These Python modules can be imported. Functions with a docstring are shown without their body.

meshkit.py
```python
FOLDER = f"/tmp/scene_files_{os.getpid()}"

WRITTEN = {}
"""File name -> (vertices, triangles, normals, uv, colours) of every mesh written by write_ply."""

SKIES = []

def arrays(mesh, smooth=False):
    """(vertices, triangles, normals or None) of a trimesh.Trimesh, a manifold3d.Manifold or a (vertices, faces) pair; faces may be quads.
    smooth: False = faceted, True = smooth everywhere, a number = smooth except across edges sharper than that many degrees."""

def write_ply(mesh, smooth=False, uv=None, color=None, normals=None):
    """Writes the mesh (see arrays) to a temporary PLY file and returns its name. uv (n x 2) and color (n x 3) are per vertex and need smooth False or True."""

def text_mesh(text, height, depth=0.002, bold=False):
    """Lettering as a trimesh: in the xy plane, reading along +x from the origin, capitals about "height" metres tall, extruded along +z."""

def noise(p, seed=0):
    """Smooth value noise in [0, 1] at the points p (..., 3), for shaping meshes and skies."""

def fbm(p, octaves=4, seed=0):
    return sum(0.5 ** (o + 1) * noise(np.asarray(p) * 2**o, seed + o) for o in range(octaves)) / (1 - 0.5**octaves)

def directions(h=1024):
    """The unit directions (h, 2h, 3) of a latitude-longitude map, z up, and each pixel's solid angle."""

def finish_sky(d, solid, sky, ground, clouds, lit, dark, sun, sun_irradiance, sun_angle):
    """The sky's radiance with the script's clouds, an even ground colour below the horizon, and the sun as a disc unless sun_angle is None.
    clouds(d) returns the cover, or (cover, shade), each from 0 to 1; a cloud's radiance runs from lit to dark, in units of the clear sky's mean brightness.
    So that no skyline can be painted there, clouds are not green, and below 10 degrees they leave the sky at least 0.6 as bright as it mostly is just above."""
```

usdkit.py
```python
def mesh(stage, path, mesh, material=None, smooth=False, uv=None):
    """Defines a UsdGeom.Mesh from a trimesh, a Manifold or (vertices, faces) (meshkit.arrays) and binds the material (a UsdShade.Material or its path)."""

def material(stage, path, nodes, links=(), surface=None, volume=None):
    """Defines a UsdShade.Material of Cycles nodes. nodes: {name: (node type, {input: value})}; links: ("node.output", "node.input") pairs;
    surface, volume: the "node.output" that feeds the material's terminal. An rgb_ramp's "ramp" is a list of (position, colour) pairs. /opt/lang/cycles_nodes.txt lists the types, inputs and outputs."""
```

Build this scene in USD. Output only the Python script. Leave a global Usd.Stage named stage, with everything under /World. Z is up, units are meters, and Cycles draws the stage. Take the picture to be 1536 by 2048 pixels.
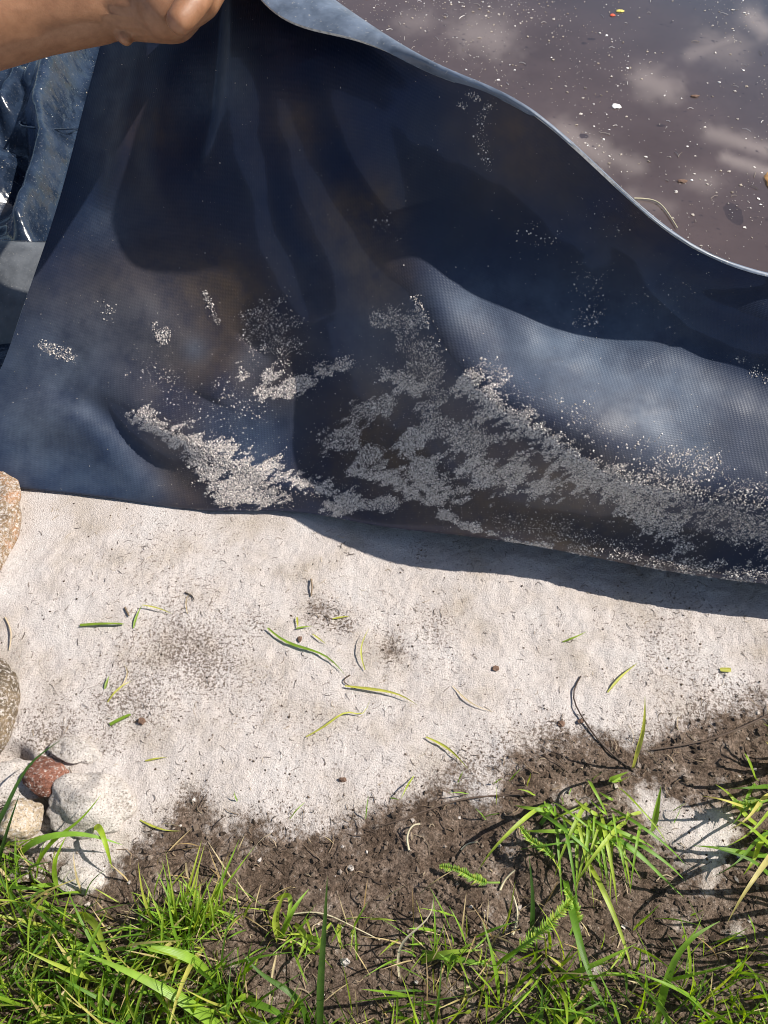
import math, random
import numpy as np, trimesh, manifold3d, usdkit, meshkit
from scipy.interpolate import RectBivariateSpline, CubicSpline, PchipInterpolator, RegularGridInterpolator
from scipy.sparse import coo_matrix
from scipy.sparse.csgraph import connected_components
from pxr import Usd, UsdGeom, UsdLux, UsdShade, Gf, Sdf, Vt

stage = Usd.Stage.CreateInMemory()
UsdGeom.SetStageUpAxis(stage, UsdGeom.Tokens.z)
UsdGeom.SetStageMetersPerUnit(stage, 1.0)
UsdGeom.Xform.Define(stage, '/World')
UsdGeom.Scope.Define(stage, '/World/Looks')
PI = math.pi

# ------------------------------------------------------------------ camera
H, PITCH, F = 0.55, math.radians(55), 1576.0      # F: focal length in photograph pixels (1536 x 2048)
cam = UsdGeom.Camera.Define(stage, '/World/camera')
cam.AddTranslateOp().Set(Gf.Vec3d(0, 0, H))
cam.AddRotateXOp().Set(90 - math.degrees(PITCH))
cam.CreateHorizontalApertureAttr(27.0)
cam.CreateVerticalApertureAttr(36.0)
cam.CreateFocalLengthAttr(F / 2048 * 36.0)
cam.CreateClippingRangeAttr(Gf.Vec2f(0.01, 200))
EXPOSURE = 0.68
cam.CreateExposureAttr(EXPOSURE)

# ------------------------------------------------------------------ sky and sun
SUN_AZ, SUN_EL = math.radians(82.8), math.radians(46.4)   # azimuth from +y (away from the camera) towards +x (right)
SUN = np.array([math.cos(SUN_EL) * math.sin(SUN_AZ), math.cos(SUN_EL) * math.cos(SUN_AZ), math.sin(SUN_EL)])
dome = UsdLux.DomeLight.Define(stage, '/World/sky')
dome.GetPrim().SetCustomDataByKey('kind', 'structure')
sky_mat = usdkit.material(stage, '/World/Looks/sky_look', {
    's': ('sky_texture', {'sky_type': 'single_scattering', 'sun_disc': False, 'sun_elevation': SUN_EL, 'sun_rotation': SUN_AZ}),
    'b': ('background_shader', {'strength': 0.075})}, [('s.color', 'b.color')], surface='b.background')
UsdShade.MaterialBindingAPI.Apply(dome.GetPrim()).Bind(sky_mat)
sun = UsdLux.DistantLight.Define(stage, '/World/sun')
sun.CreateIntensityAttr(1.2)
sun.CreateAngleAttr(0.5)
sun.CreateNormalizeAttr(True)
sun.CreateColorAttr(Gf.Vec3f(1.0, 0.95, 0.87))
q = Gf.Rotation(Gf.Vec3d(0, 0, 1), Gf.Vec3d(*SUN.tolist())).GetQuat()
sun.AddOrientOp().Set(Gf.Quatf(q))

# ------------------------------------------------------------------ helpers
T = Sdf.ValueTypeNames
def at(px, py, z):
    """The point at height z that the photograph shows at pixel (px, py)."""
    px, py, z = np.broadcast_arrays(*[np.asarray(a, float) for a in (px, py, z)])
    a, t = (px - 768) / F, (1024 - py) / F
    dx, dy, dz = a, math.cos(PITCH) + math.sin(PITCH) * t, -math.sin(PITCH) + math.cos(PITCH) * t
    s = (H - z) / -dz
    return np.stack([dx * s, dy * s, z], -1)
def project(p):
    p = np.asarray(p, float)
    d = p - [0, 0, H]
    fw, up = np.array([0, math.cos(PITCH), -math.sin(PITCH)]), np.array([0, math.sin(PITCH), math.cos(PITCH)])
    w = d @ fw
    return np.stack([768 + F * d[..., 0] / w, 1024 - F * (d @ up) / w], -1)
used = {}
def numbered(name, parent='/World'):
    k = used.get((parent, name), 0); used[(parent, name)] = k + 1
    return name if k == 0 else f'{name}_{k:03d}'
def tag(prim, label=None, cat=None, group=None, kind=None):
    for k, v in (('label', label), ('category', cat), ('group', group), ('kind', kind)):
        if v: prim.SetCustomDataByKey(k, v)
    return prim
RND = {'grain_look', 'crumb_look', 'fleck_look', 'fibre_look', 'grass_look', 'fresh_grass_look', 'clipping_green', 'clipping_yellow', 'dry_look', 'dark_grass_look'}
def put(name, mesh, mat, parent='/World', smooth=False, uv=None, attrs=None, **tags):
    path = f'{parent}/{numbered(name, parent)}'
    if mat in RND:
        v_, f_, _ = meshkit.arrays(mesh, False)
        g_c = coo_matrix((np.ones(len(f_) * 2), (np.r_[f_[:, 0], f_[:, 1]], np.r_[f_[:, 1], f_[:, 2]])), shape=(len(v_),) * 2)
        k_, lab_ = connected_components(g_c, directed=False)
        attrs = {**(attrs or {}), 'rnd': np.random.default_rng(len(v_) + sum(map(ord, path))).random(k_)[lab_]}
    m = usdkit.mesh(stage, path, mesh, M[mat], smooth=smooth, uv=uv)
    for k, v in (attrs or {}).items():
        v = np.asarray(v, np.float32)
        pv = UsdGeom.PrimvarsAPI(m)
        if v.ndim == 1: pv.CreatePrimvar(k, T.FloatArray, 'vertex').Set(Vt.FloatArray.FromNumpy(v))
        else: pv.CreatePrimvar(k, T.Color3fArray, 'vertex').Set(Vt.Vec3fArray.FromNumpy(v))
    tag(m.GetPrim(), **tags)
    return path
def thing(name, label, cat, group=None, loc=(0, 0, 0)):
    path = '/World/' + numbered(name)
    x = UsdGeom.Xform.Define(stage, path)
    if any(loc): x.AddTranslateOp().Set(Gf.Vec3d(*map(float, loc)))
    tag(x.GetPrim(), label, cat, group)
    return path
def grid_faces(nr, nc):
    i = np.arange(nr * nc).reshape(nr, nc)
    q = np.stack([i[:-1, :-1], i[:-1, 1:], i[1:, 1:], i[1:, :-1]], -1).reshape(-1, 4)
    return np.vstack([q[:, [0, 1, 2]], q[:, [0, 2, 3]]])
def cat(ms):
    vs, fs, o = [], [], 0
    for v, f in ms:
        vs.append(v); fs.append(np.asarray(f) + o); o += len(v)
    return np.vstack(vs), np.vstack(fs)
def sstep(a, b, x):
    t = np.clip((x - a) / (b - a), 0, 1); return t * t * (3 - 2 * t)
def seg_dist(p, a, b):
    a, b = np.asarray(a, float), np.asarray(b, float)
    ab = b - a
    t = np.clip(((p - a) @ ab) / max(ab @ ab, 1e-12), 0, 1)
    d = p - (a + t[..., None] * ab)
    return np.hypot(d[..., 0], d[..., 1]), t, np.sign(ab[0] * d[..., 1] - ab[1] * d[..., 0])
def poly_dist(p, pts):
    best = np.full(p.shape[:-1], 1e9); side = np.zeros_like(best); par = np.zeros_like(best)
    n = len(pts) - 1
    for k in range(n):
        d, t, s = seg_dist(p, pts[k], pts[k + 1])
        m = d < best
        best, side, par = np.where(m, d, best), np.where(m, s, side), np.where(m, (k + t) / n, par)
    return best, side, par
def fb(p, scale, octv=3, seed=0):
    p = np.asarray(p, float)
    if p.shape[-1] == 2: p = np.concatenate([p, np.zeros(p.shape[:-1] + (1,))], -1)
    return meshkit.fbm(p * scale + 50.0, octv, seed) - 0.5

# ------------------------------------------------------------------ materials
M = {}
def mat(name, nodes, links, surface='p.BSDF', volume=None):
    M[name] = usdkit.material(stage, '/World/Looks/' + name, nodes, links, surface=surface, volume=volume)
def simple(name, ramp, scale=60, rough=0.8, bump=0.3, bdist=0.0006, detail=5, spec=0.3, bscale=None, extra=None):
    mat(name, {'g': ('geometry', {}), 'n': ('noise_texture', {'scale': scale, 'detail': detail, 'roughness': 0.65}),
               'r': ('rgb_ramp', {'ramp': ramp}), 'n2': ('noise_texture', {'scale': bscale or scale * 6, 'detail': 4}),
               'b': ('bump', {'strength': bump, 'distance': bdist, 'use_object_space': False}),
               'p': ('principled_bsdf', {'roughness': rough, 'specular_ior_level': spec, **(extra or {})})},
        [('g.position', 'n.vector'), ('g.position', 'n2.vector'), ('n.fac', 'r.fac'), ('r.color', 'p.base_color'), ('n2.fac', 'b.height'), ('b.normal', 'p.normal')])

# pale sand / dark soil: attribute soil (0..1), dirt (0..1)
mat('ground_look', {
    'g': ('geometry', {}), 'a': ('attribute', {'attribute': 'soil'}), 'd': ('attribute', {'attribute': 'dirt'}),
    'nb': ('noise_texture', {'scale': 110, 'detail': 10, 'roughness': 0.82}),       # ragged border
    'mb': ('math', {'math_type': 'multiply_add', 'value2': 2.2, 'value3': -1.1}),
    'ad': ('math', {'math_type': 'add'}),
    'th': ('map_range', {'from_min': 0.3, 'from_max': 0.7, 'clamp': True}),
    'ns': ('noise_texture', {'scale': 22, 'detail': 6, 'roughness': 0.6}),
    'rs': ('rgb_ramp', {'ramp': [(0.3, (0.47, 0.405, 0.345)), (0.5, (0.585, 0.525, 0.49)), (0.7, (0.63, 0.585, 0.56))]}),
    'nf': ('noise_texture', {'scale': 900, 'detail': 3, 'roughness': 0.7}),
    'rf': ('rgb_ramp', {'ramp': [(0.3, (0.62, 0.6, 0.58)), (0.45, (0.94, 0.935, 0.93)), (0.6, (1.05, 1.05, 1.05))]}),
    'ms': ('mix', {'mix_type': 'multiply', 'fac': 1.0}),
    'nk': ('noise_texture', {'scale': 520, 'detail': 4, 'roughness': 0.75}),      # dark specks
    'kd': ('math', {'math_type': 'multiply_add', 'value2': 0.15}),
    'kt': ('map_range', {'from_min': 0.66, 'from_max': 0.72, 'clamp': True}),
    'mk': ('mix', {'color2': (0.19, 0.15, 0.125)}),
    'ng': ('noise_texture', {'scale': 480, 'detail': 5, 'roughness': 0.8}), 'rg': ('rgb_ramp', {'ramp': [(0.32, (0.35, 0.34, 0.33)), (0.5, (1.0, 1.0, 1.0)), (0.66, (2.1, 2.1, 2.15))]}), 'mg': ('mix', {'mix_type': 'multiply', 'fac': 1.0}),
    'nso': ('noise_texture', {'scale': 45, 'detail': 10, 'roughness': 0.8}),
    'rso': ('rgb_ramp', {'ramp': [(0.3, (0.036, 0.024, 0.017)), (0.45, (0.092, 0.064, 0.046)), (0.56, (0.155, 0.115, 0.088)), (0.7, (0.34, 0.29, 0.25))]}),
    'mx': ('mix', {}),
    'bh': ('math', {'math_type': 'add'}),
    'b': ('bump', {'strength': 0.9, 'distance': 0.0018}),
    'p': ('principled_bsdf', {'roughness': 0.95, 'specular_ior_level': 0.12})},
    [('g.position', x + '.vector') for x in ('nb', 'ns', 'nf', 'nk', 'nso', 'ng')] + [
     ('nb.fac', 'mb.value1'), ('mb.value', 'ad.value1'), ('a.fac', 'ad.value2'), ('ad.value', 'th.value'),
     ('ns.fac', 'rs.fac'), ('nf.fac', 'rf.fac'), ('rs.color', 'ms.color1'), ('rf.color', 'ms.color2'),
     ('d.fac', 'kd.value1'), ('nk.fac', 'kd.value3'), ('kd.value', 'kt.value'), ('kt.result', 'mk.fac'), ('ms.color', 'mk.color1'),
     ('nso.fac', 'rso.fac'), ('th.result', 'mx.fac'), ('mk.color', 'mx.color1'), ('ng.fac', 'rg.fac'), ('rso.color', 'mg.color1'), ('rg.color', 'mg.color2'), ('mg.color', 'mx.color2'),
     ('mx.color', 'p.base_color'), ('nf.fac', 'bh.value1'), ('ng.fac', 'bh.value2'), ('bh.value', 'b.height'), ('b.normal', 'p.normal')])

# woven underside of the liner: st in metres, dust attribute with sunlit zones painted in
mat('liner_underside', {
    'uv': ('uvmap', {'attribute': 'st'}), 'g': ('geometry', {}), 'du': ('attribute', {'attribute': 'dust_and_light'}), 'br': ('attribute', {'attribute': 'brown'}), 'cr': ('attribute', {'attribute': 'crust'}),
    'w1': ('wave_texture', {'bands_direction': 'x', 'scale': 125.0}), 'w2': ('wave_texture', {'bands_direction': 'y', 'scale': 150.0}),
    'w': ('math', {'math_type': 'multiply'}),
    'n1': ('noise_texture', {'scale': 9, 'detail': 6, 'roughness': 0.65}),
    'r1': ('rgb_ramp', {'ramp': [(0.3, (0.001, 0.006, 0.024)), (0.5, (0.0012, 0.009, 0.036)), (0.7, (0.005, 0.012, 0.032))]}),
    'n2': ('noise_texture', {'scale': 800, 'detail': 4, 'roughness': 0.75}),
    't2': ('map_range', {'from_min': 0.62, 'from_max': 0.8, 'to_max': 0.13, 'clamp': True}),
    'm2': ('mix', {'color2': (0.26, 0.255, 0.26)}),
    'nb': ('noise_texture', {'scale': 35, 'detail': 6, 'roughness': 0.7}), 'rb': ('map_range', {'from_min': 0.35, 'from_max': 0.65, 'to_min': 0.35, 'to_max': 1.0, 'clamp': True}),
    'mb': ('mix', {'color2': (0.075, 0.048, 0.030)}), 'fb': ('math', {'math_type': 'multiply'}),
    'md': ('mix', {'color2': (0.10, 0.14, 0.20)}), 'fd': ('math', {'math_type': 'multiply'}), 'fd2': ('math', {'math_type': 'multiply', 'value2': 0.92}),
    'nc': ('noise_texture', {'scale': 620, 'detail': 5, 'roughness': 0.75}), 'cm': ('math', {'math_type': 'multiply_add', 'value2': 4.2, 'value3': -2.1}), 'ca': ('math', {'math_type': 'add'}),
    'ct': ('map_range', {'from_min': 0.5, 'from_max': 0.75, 'to_max': 0.85, 'clamp': True}), 'cc': ('rgb_ramp', {'ramp': [(0.3, (0.36, 0.31, 0.275)), (0.6, (0.72, 0.645, 0.59))]}), 'mc': ('mix', {}),
    'hm': ('math', {'math_type': 'multiply_add', 'value2': 4.0}), 'cg': ('map_range', {'from_min': 0.03, 'from_max': 0.2, 'clamp': True}), 'cx': ('math', {'math_type': 'multiply'}),
    'b': ('bump', {'strength': 0.24, 'distance': 0.00035}),
    'n3': ('noise_texture', {'scale': 60, 'detail': 4}), 'r3': ('map_range', {'from_min': 0.3, 'from_max': 0.7, 'to_min': 0.5, 'to_max': 0.68}),
    'p': ('principled_bsdf', {'specular_ior_level': 0.4})},
    [('uv.UV', 'w1.vector'), ('uv.UV', 'w2.vector'), ('w1.fac', 'w.value1'), ('w2.fac', 'w.value2')] +
    [('g.position', x + '.vector') for x in ('n1', 'n2', 'n3', 'nb', 'nc')] + [
     ('n1.fac', 'r1.fac'), ('r1.color', 'm2.color1'), ('n2.fac', 't2.value'), ('t2.result', 'm2.fac'), ('nb.fac', 'rb.value'),
     ('m2.color', 'mb.color1'), ('br.fac', 'fb.value1'), ('rb.result', 'fb.value2'), ('fb.value', 'mb.fac'), ('mb.color', 'md.color1'), ('du.fac', 'fd.value1'), ('rb.result', 'fd.value2'), ('fd.value', 'fd2.value1'), ('fd2.value', 'md.fac'),
     ('nc.fac', 'cm.value1'), ('cm.value', 'ca.value1'), ('cr.fac', 'ca.value2'), ('ca.value', 'ct.value'), ('cr.fac', 'cg.value'), ('ct.result', 'cx.value1'), ('cg.result', 'cx.value2'), ('cx.value', 'mc.fac'), ('n2.fac', 'cc.fac'), ('cc.color', 'mc.color2'), ('md.color', 'mc.color1'), ('mc.color', 'p.base_color'),
     ('cx.value', 'hm.value1'), ('w.value', 'hm.value3'), ('hm.value', 'b.height'), ('b.normal', 'p.normal'), ('n3.fac', 'r3.value'), ('r3.result', 'p.roughness')])
def glossy_liner(name, rough, dusty, col, spec=0.6):
    mat(name, {
        'g': ('geometry', {}), 'n1': ('noise_texture', {'scale': 30, 'detail': 6, 'roughness': 0.65}),
        'r1': ('rgb_ramp', {'ramp': [(0.35, tuple(0.7 * c for c in col)), (0.6, tuple(1.5 * c for c in col)), (0.85, tuple(2.2 * c for c in col))]}),
        'n2': ('noise_texture', {'scale': 420, 'detail': 4, 'roughness': 0.75}),
        't2': ('map_range', {'from_min': 0.62, 'from_max': 0.7, 'to_max': dusty, 'clamp': True}),
        'm2': ('mix', {'color2': (0.36, 0.34, 0.31)}),
        'r3': ('map_range', {'from_min': 0.35, 'from_max': 0.7, 'to_min': rough, 'to_max': rough + 0.25}),
        'n4': ('noise_texture', {'scale': 45, 'detail': 3}), 'b': ('bump', {'strength': 0.5, 'distance': 0.004}),
        'p': ('principled_bsdf', {'specular_ior_level': spec})},
        [('g.position', x + '.vector') for x in ('n1', 'n2', 'n4')] + [('n1.fac', 'r1.fac'), ('r1.color', 'm2.color1'), ('n2.fac', 't2.value'), ('t2.result', 'm2.fac'),
         ('m2.color', 'p.base_color'), ('n1.fac', 'r3.value'), ('r3.result', 'p.roughness'), ('n4.fac', 'b.height'), ('b.normal', 'p.normal')])
glossy_liner('liner_topside', 0.38, 0.8, (0.075, 0.095, 0.13))  # pale blue base stands in for the reflected sky
glossy_liner('liner_wet', 0.07, 0.6, (0.009, 0.015, 0.028), 0.5)
glossy_liner('liner_lip', 0.36, 0.6, (0.06, 0.064, 0.07))  # base colour lightened so the lip looks lit
simple('liner_rim', [(0.3, (0.2, 0.2, 0.2)), (0.6, (0.5, 0.49, 0.47))], 300, 0.6)
mat('pond_bed_look', {
    'g': ('geometry', {}), 'si': ('attribute', {'attribute': 'pale_patch'}), 'n': ('noise_texture', {'scale': 6, 'detail': 5}),
    'r': ('rgb_ramp', {'ramp': [(0.3, (0.06, 0.045, 0.045)), (0.7, (0.13, 0.098, 0.095))]}), 'ba': ('attribute', {'attribute': 'bare'}), 'mb': ('mix', {'color2': (0.03, 0.045, 0.075)}), 'm': ('mix', {'color2': (0.56, 0.55, 0.56)}),  # mb: bluish mix paints reflected sky into the bed colour
    'p': ('principled_bsdf', {'roughness': 0.9})},
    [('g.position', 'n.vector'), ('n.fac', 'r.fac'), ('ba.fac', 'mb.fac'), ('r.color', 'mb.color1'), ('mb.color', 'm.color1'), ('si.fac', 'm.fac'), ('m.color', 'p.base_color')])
mat('water_look', {
    'g': ('geometry', {}), 'n': ('noise_texture', {'scale': 14, 'detail': 2}), 'b': ('bump', {'strength': 0.05, 'distance': 0.004}),
    'n1': ('noise_texture', {'scale': 5, 'detail': 5, 'roughness': 0.6}),
    'r': ('rgb_ramp', {'ramp': [(0.3, (0.055, 0.042, 0.046)), (0.7, (0.115, 0.088, 0.092))]}),
    'd': ('diffuse_bsdf', {}), 't': ('transparent_bsdf', {'color': (0.92, 0.86, 0.82)}), 'cl': ('attribute', {'attribute': 'clear'}), 'm1': ('mix_closure', {}),
    'gl': ('glossy_bsdf', {'roughness': 0.04, 'color': (1, 1, 1)}), 'fr': ('fresnel', {'IOR': 1.33}), 'm2': ('mix_closure', {})},
    [('g.position', 'n.vector'), ('g.position', 'n1.vector'), ('n.fac', 'b.height'), ('n1.fac', 'r.fac'), ('r.color', 'd.color'), ('cl.fac', 'm1.fac'), ('d.BSDF', 'm1.closure1'), ('t.BSDF', 'm1.closure2'),
     ('b.normal', 'gl.normal'), ('fr.fac', 'm2.fac'), ('m1.closure', 'm2.closure1'), ('gl.BSDF', 'm2.closure2')], surface='m2.closure')
mat('grain_look', {'rn_': ('attribute', {'attribute': 'rnd'}), 'r': ('rgb_ramp', {'ramp': [(0, (0.32, 0.275, 0.24)), (0.5, (0.58, 0.52, 0.47)), (1, (0.8, 0.74, 0.69))]}),
    'p': ('principled_bsdf', {'roughness': 0.9, 'specular_ior_level': 0.2})}, [('rn_.fac', 'r.fac'), ('r.color', 'p.base_color')])
mat('crumb_look', {'rn_': ('attribute', {'attribute': 'rnd'}), 'r': ('rgb_ramp', {'ramp': [(0, (0.035, 0.025, 0.018)), (0.6, (0.095, 0.068, 0.05)), (0.93, (0.17, 0.13, 0.10)), (0.97, (0.22, 0.18, 0.15)), (1, (0.5, 0.45, 0.41))]}),
    'p': ('principled_bsdf', {'roughness': 0.95, 'specular_ior_level': 0.15})}, [('rn_.fac', 'r.fac'), ('r.color', 'p.base_color')])
mat('fleck_look', {'rn_': ('attribute', {'attribute': 'rnd'}), 'r': ('rgb_ramp', {'ramp': [(0, (0.16, 0.13, 0.10)), (0.2, (0.3, 0.25, 0.2)), (0.6, (0.46, 0.42, 0.38)), (1, (0.78, 0.75, 0.72))]}),
    'p': ('principled_bsdf', {'roughness': 0.8})}, [('rn_.fac', 'r.fac'), ('r.color', 'p.base_color')])
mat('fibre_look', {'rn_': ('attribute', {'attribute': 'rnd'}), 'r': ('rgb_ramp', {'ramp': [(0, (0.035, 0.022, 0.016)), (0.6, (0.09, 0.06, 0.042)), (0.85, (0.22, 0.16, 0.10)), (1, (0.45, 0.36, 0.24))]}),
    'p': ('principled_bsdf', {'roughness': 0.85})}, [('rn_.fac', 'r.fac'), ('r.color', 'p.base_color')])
def leaf_mat(name, ramp, trans=0.35):
    mat(name, {'g': ('geometry', {}), 'rn_': ('attribute', {'attribute': 'rnd'}), 'r': ('rgb_ramp', {'ramp': ramp}), 'uv': ('uvmap', {'attribute': 'st'}),
        'w': ('wave_texture', {'bands_direction': 'x', 'scale': 2.2, 'distortion': 0.3}), 'b': ('bump', {'strength': 0.25, 'distance': 0.0003}),
        'n': ('noise_texture', {'scale': 120, 'detail': 4}), 'rn': ('rgb_ramp', {'ramp': [(0.3, (0.75, 0.75, 0.7)), (0.7, (1.15, 1.12, 1.05))]}), 'mm': ('mix', {'mix_type': 'multiply', 'fac': 1.0}),
        'hs': ('hsv', {'hue': 0.485, 'saturation': 1.1, 'value': 1.5}), 'tr': ('translucent_bsdf', {}), 'p': ('principled_bsdf', {'roughness': 0.42, 'specular_ior_level': 0.45}), 'mc': ('mix_closure', {'fac': trans})},
        [('rn_.fac', 'r.fac'), ('g.position', 'n.vector'), ('n.fac', 'rn.fac'), ('r.color', 'mm.color1'), ('rn.color', 'mm.color2'), ('mm.color', 'p.base_color'), ('mm.color', 'hs.color'), ('hs.color', 'tr.color'),
         ('uv.UV', 'w.vector'), ('w.fac', 'b.height'), ('b.normal', 'p.normal'), ('p.BSDF', 'mc.closure1'), ('tr.BSDF', 'mc.closure2')], surface='mc.closure')
leaf_mat('grass_look', [(0, (0.06, 0.13, 0.018)), (0.3, (0.12, 0.25, 0.025)), (0.6, (0.22, 0.38, 0.035)), (0.85, (0.34, 0.47, 0.05)), (0.94, (0.5, 0.48, 0.12)), (1, (0.55, 0.45, 0.23))], 0.42)
leaf_mat('fresh_grass_look', [(0, (0.15, 0.31, 0.035)), (0.6, (0.24, 0.40, 0.045)), (1, (0.40, 0.48, 0.07))])
leaf_mat('clipping_green', [(0, (0.13, 0.25, 0.03)), (1, (0.26, 0.36, 0.05))], 0.3)
leaf_mat('clipping_yellow', [(0, (0.34, 0.38, 0.06)), (1, (0.42, 0.42, 0.08))], 0.25)
leaf_mat('dry_look', [(0, (0.30, 0.2, 0.09)), (0.5, (0.42, 0.33, 0.17)), (1, (0.5, 0.42, 0.26))], 0.2)
leaf_mat('dark_grass_look', [(0, (0.035, 0.085, 0.015)), (1, (0.06, 0.12, 0.02))], 0.2)
def stone_mat(name, ramp, dustc=(0.5, 0.455, 0.42), cover=0.5, scale=45):
    mat(name, {'g': ('geometry', {}), 'n': ('noise_texture', {'scale': scale, 'detail': 8, 'roughness': 0.7}), 'r': ('rgb_ramp', {'ramp': ramp}),
        'n2': ('noise_texture', {'scale': 420, 'detail': 4, 'roughness': 0.75}), 't': ('map_range', {'from_min': cover - 0.06, 'from_max': cover + 0.08, 'clamp': True}), 'm': ('mix', {'color2': dustc}),
        'n3': ('noise_texture', {'scale': 800, 'detail': 3, 'roughness': 0.7}), 'r3': ('rgb_ramp', {'ramp': [(0.34, (0.3, 0.28, 0.26)), (0.45, (0.92, 0.92, 0.92)), (0.6, (1.05, 1.05, 1.05))]}), 'mm': ('mix', {'mix_type': 'multiply', 'fac': 1.0}),
        'b': ('bump', {'strength': 0.9, 'distance': 0.0016}), 'ad': ('math', {'math_type': 'add'}), 'p': ('principled_bsdf', {'roughness': 0.95, 'specular_ior_level': 0.15})},
        [('g.position', x + '.vector') for x in ('n', 'n2', 'n3')] + [('n.fac', 'r.fac'), ('r.color', 'm.color1'), ('n2.fac', 't.value'), ('t.result', 'm.fac'), ('m.color', 'mm.color1'), ('n3.fac', 'r3.fac'), ('r3.color', 'mm.color2'),
         ('mm.color', 'p.base_color'), ('n.fac', 'ad.value1'), ('n2.fac', 'ad.value2'), ('ad.value', 'b.height'), ('b.normal', 'p.normal')])
stone_mat('stone_pale', [(0.3, (0.17, 0.14, 0.11)), (0.5, (0.42, 0.375, 0.335)), (0.7, (0.52, 0.48, 0.45))], cover=0.5)
stone_mat('stone_brown', [(0.3, (0.05, 0.04, 0.028)), (0.5, (0.14, 0.105, 0.07)), (0.7, (0.27, 0.2, 0.13))], cover=0.56)
stone_mat('stone_orange', [(0.3, (0.09, 0.06, 0.04)), (0.48, (0.24, 0.165, 0.10)), (0.6, (0.36, 0.2, 0.115)), (0.72, (0.36, 0.29, 0.2))], cover=0.53)
stone_mat('stone_yellow', [(0.3, (0.16, 0.12, 0.08)), (0.5, (0.38, 0.3, 0.21)), (0.7, (0.47, 0.38, 0.28))], cover=0.55)
stone_mat('brick_red', [(0.3, (0.09, 0.04, 0.03)), (0.5, (0.2, 0.085, 0.058)), (0.7, (0.3, 0.17, 0.12))], cover=0.6)
simple('seed_brown', [(0.3, (0.09, 0.05, 0.035)), (0.7, (0.18, 0.11, 0.075))], 300, 0.8)
simple('root_white', [(0.3, (0.38, 0.33, 0.2)), (0.7, (0.56, 0.5, 0.36))], 200, 0.6)
simple('leaf_brown', [(0.3, (0.2, 0.10, 0.03)), (0.7, (0.36, 0.2, 0.07))], 150, 0.5)
simple('petal_white', [(0.3, (0.7, 0.66, 0.62)), (0.7, (0.82, 0.78, 0.75))], 200, 0.7)
simple('petal_red', [(0.3, (0.5, 0.07, 0.04)), (0.7, (0.6, 0.12, 0.06))], 200, 0.7)
simple('petal_yellow', [(0.3, (0.6, 0.5, 0.1)), (0.7, (0.7, 0.6, 0.2))], 200, 0.7)
simple('far_turf', [(0.3, (0.04, 0.07, 0.015)), (0.7, (0.09, 0.12, 0.03))], 8, 0.95)
mat('skin', {'g': ('geometry', {}), 'n': ('noise_texture', {'scale': 90, 'detail': 8, 'roughness': 0.75}), 'r': ('rgb_ramp', {'ramp': [(0.25, (0.17, 0.078, 0.040)), (0.5, (0.25, 0.122, 0.064)), (0.75, (0.31, 0.16, 0.088))]}),
    'n2': ('voronoi_texture', {'scale': 1100}), 'b': ('bump', {'strength': 0.1, 'distance': 0.0005}),
    'p': ('principled_bsdf', {'roughness': 0.48, 'specular_ior_level': 0.4, 'subsurface_weight': 0.15, 'subsurface_scale': 0.003, 'subsurface_radius': (1.0, 0.35, 0.2)})},
    [('g.position', 'n.vector'), ('g.position', 'n2.vector'), ('n.fac', 'r.fac'), ('r.color', 'p.base_color'), ('n2.distance', 'b.height'), ('b.normal', 'p.normal')])
simple('nail', [(0.3, (0.55, 0.36, 0.28)), (0.7, (0.6, 0.4, 0.32))], 100, 0.35)

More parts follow.
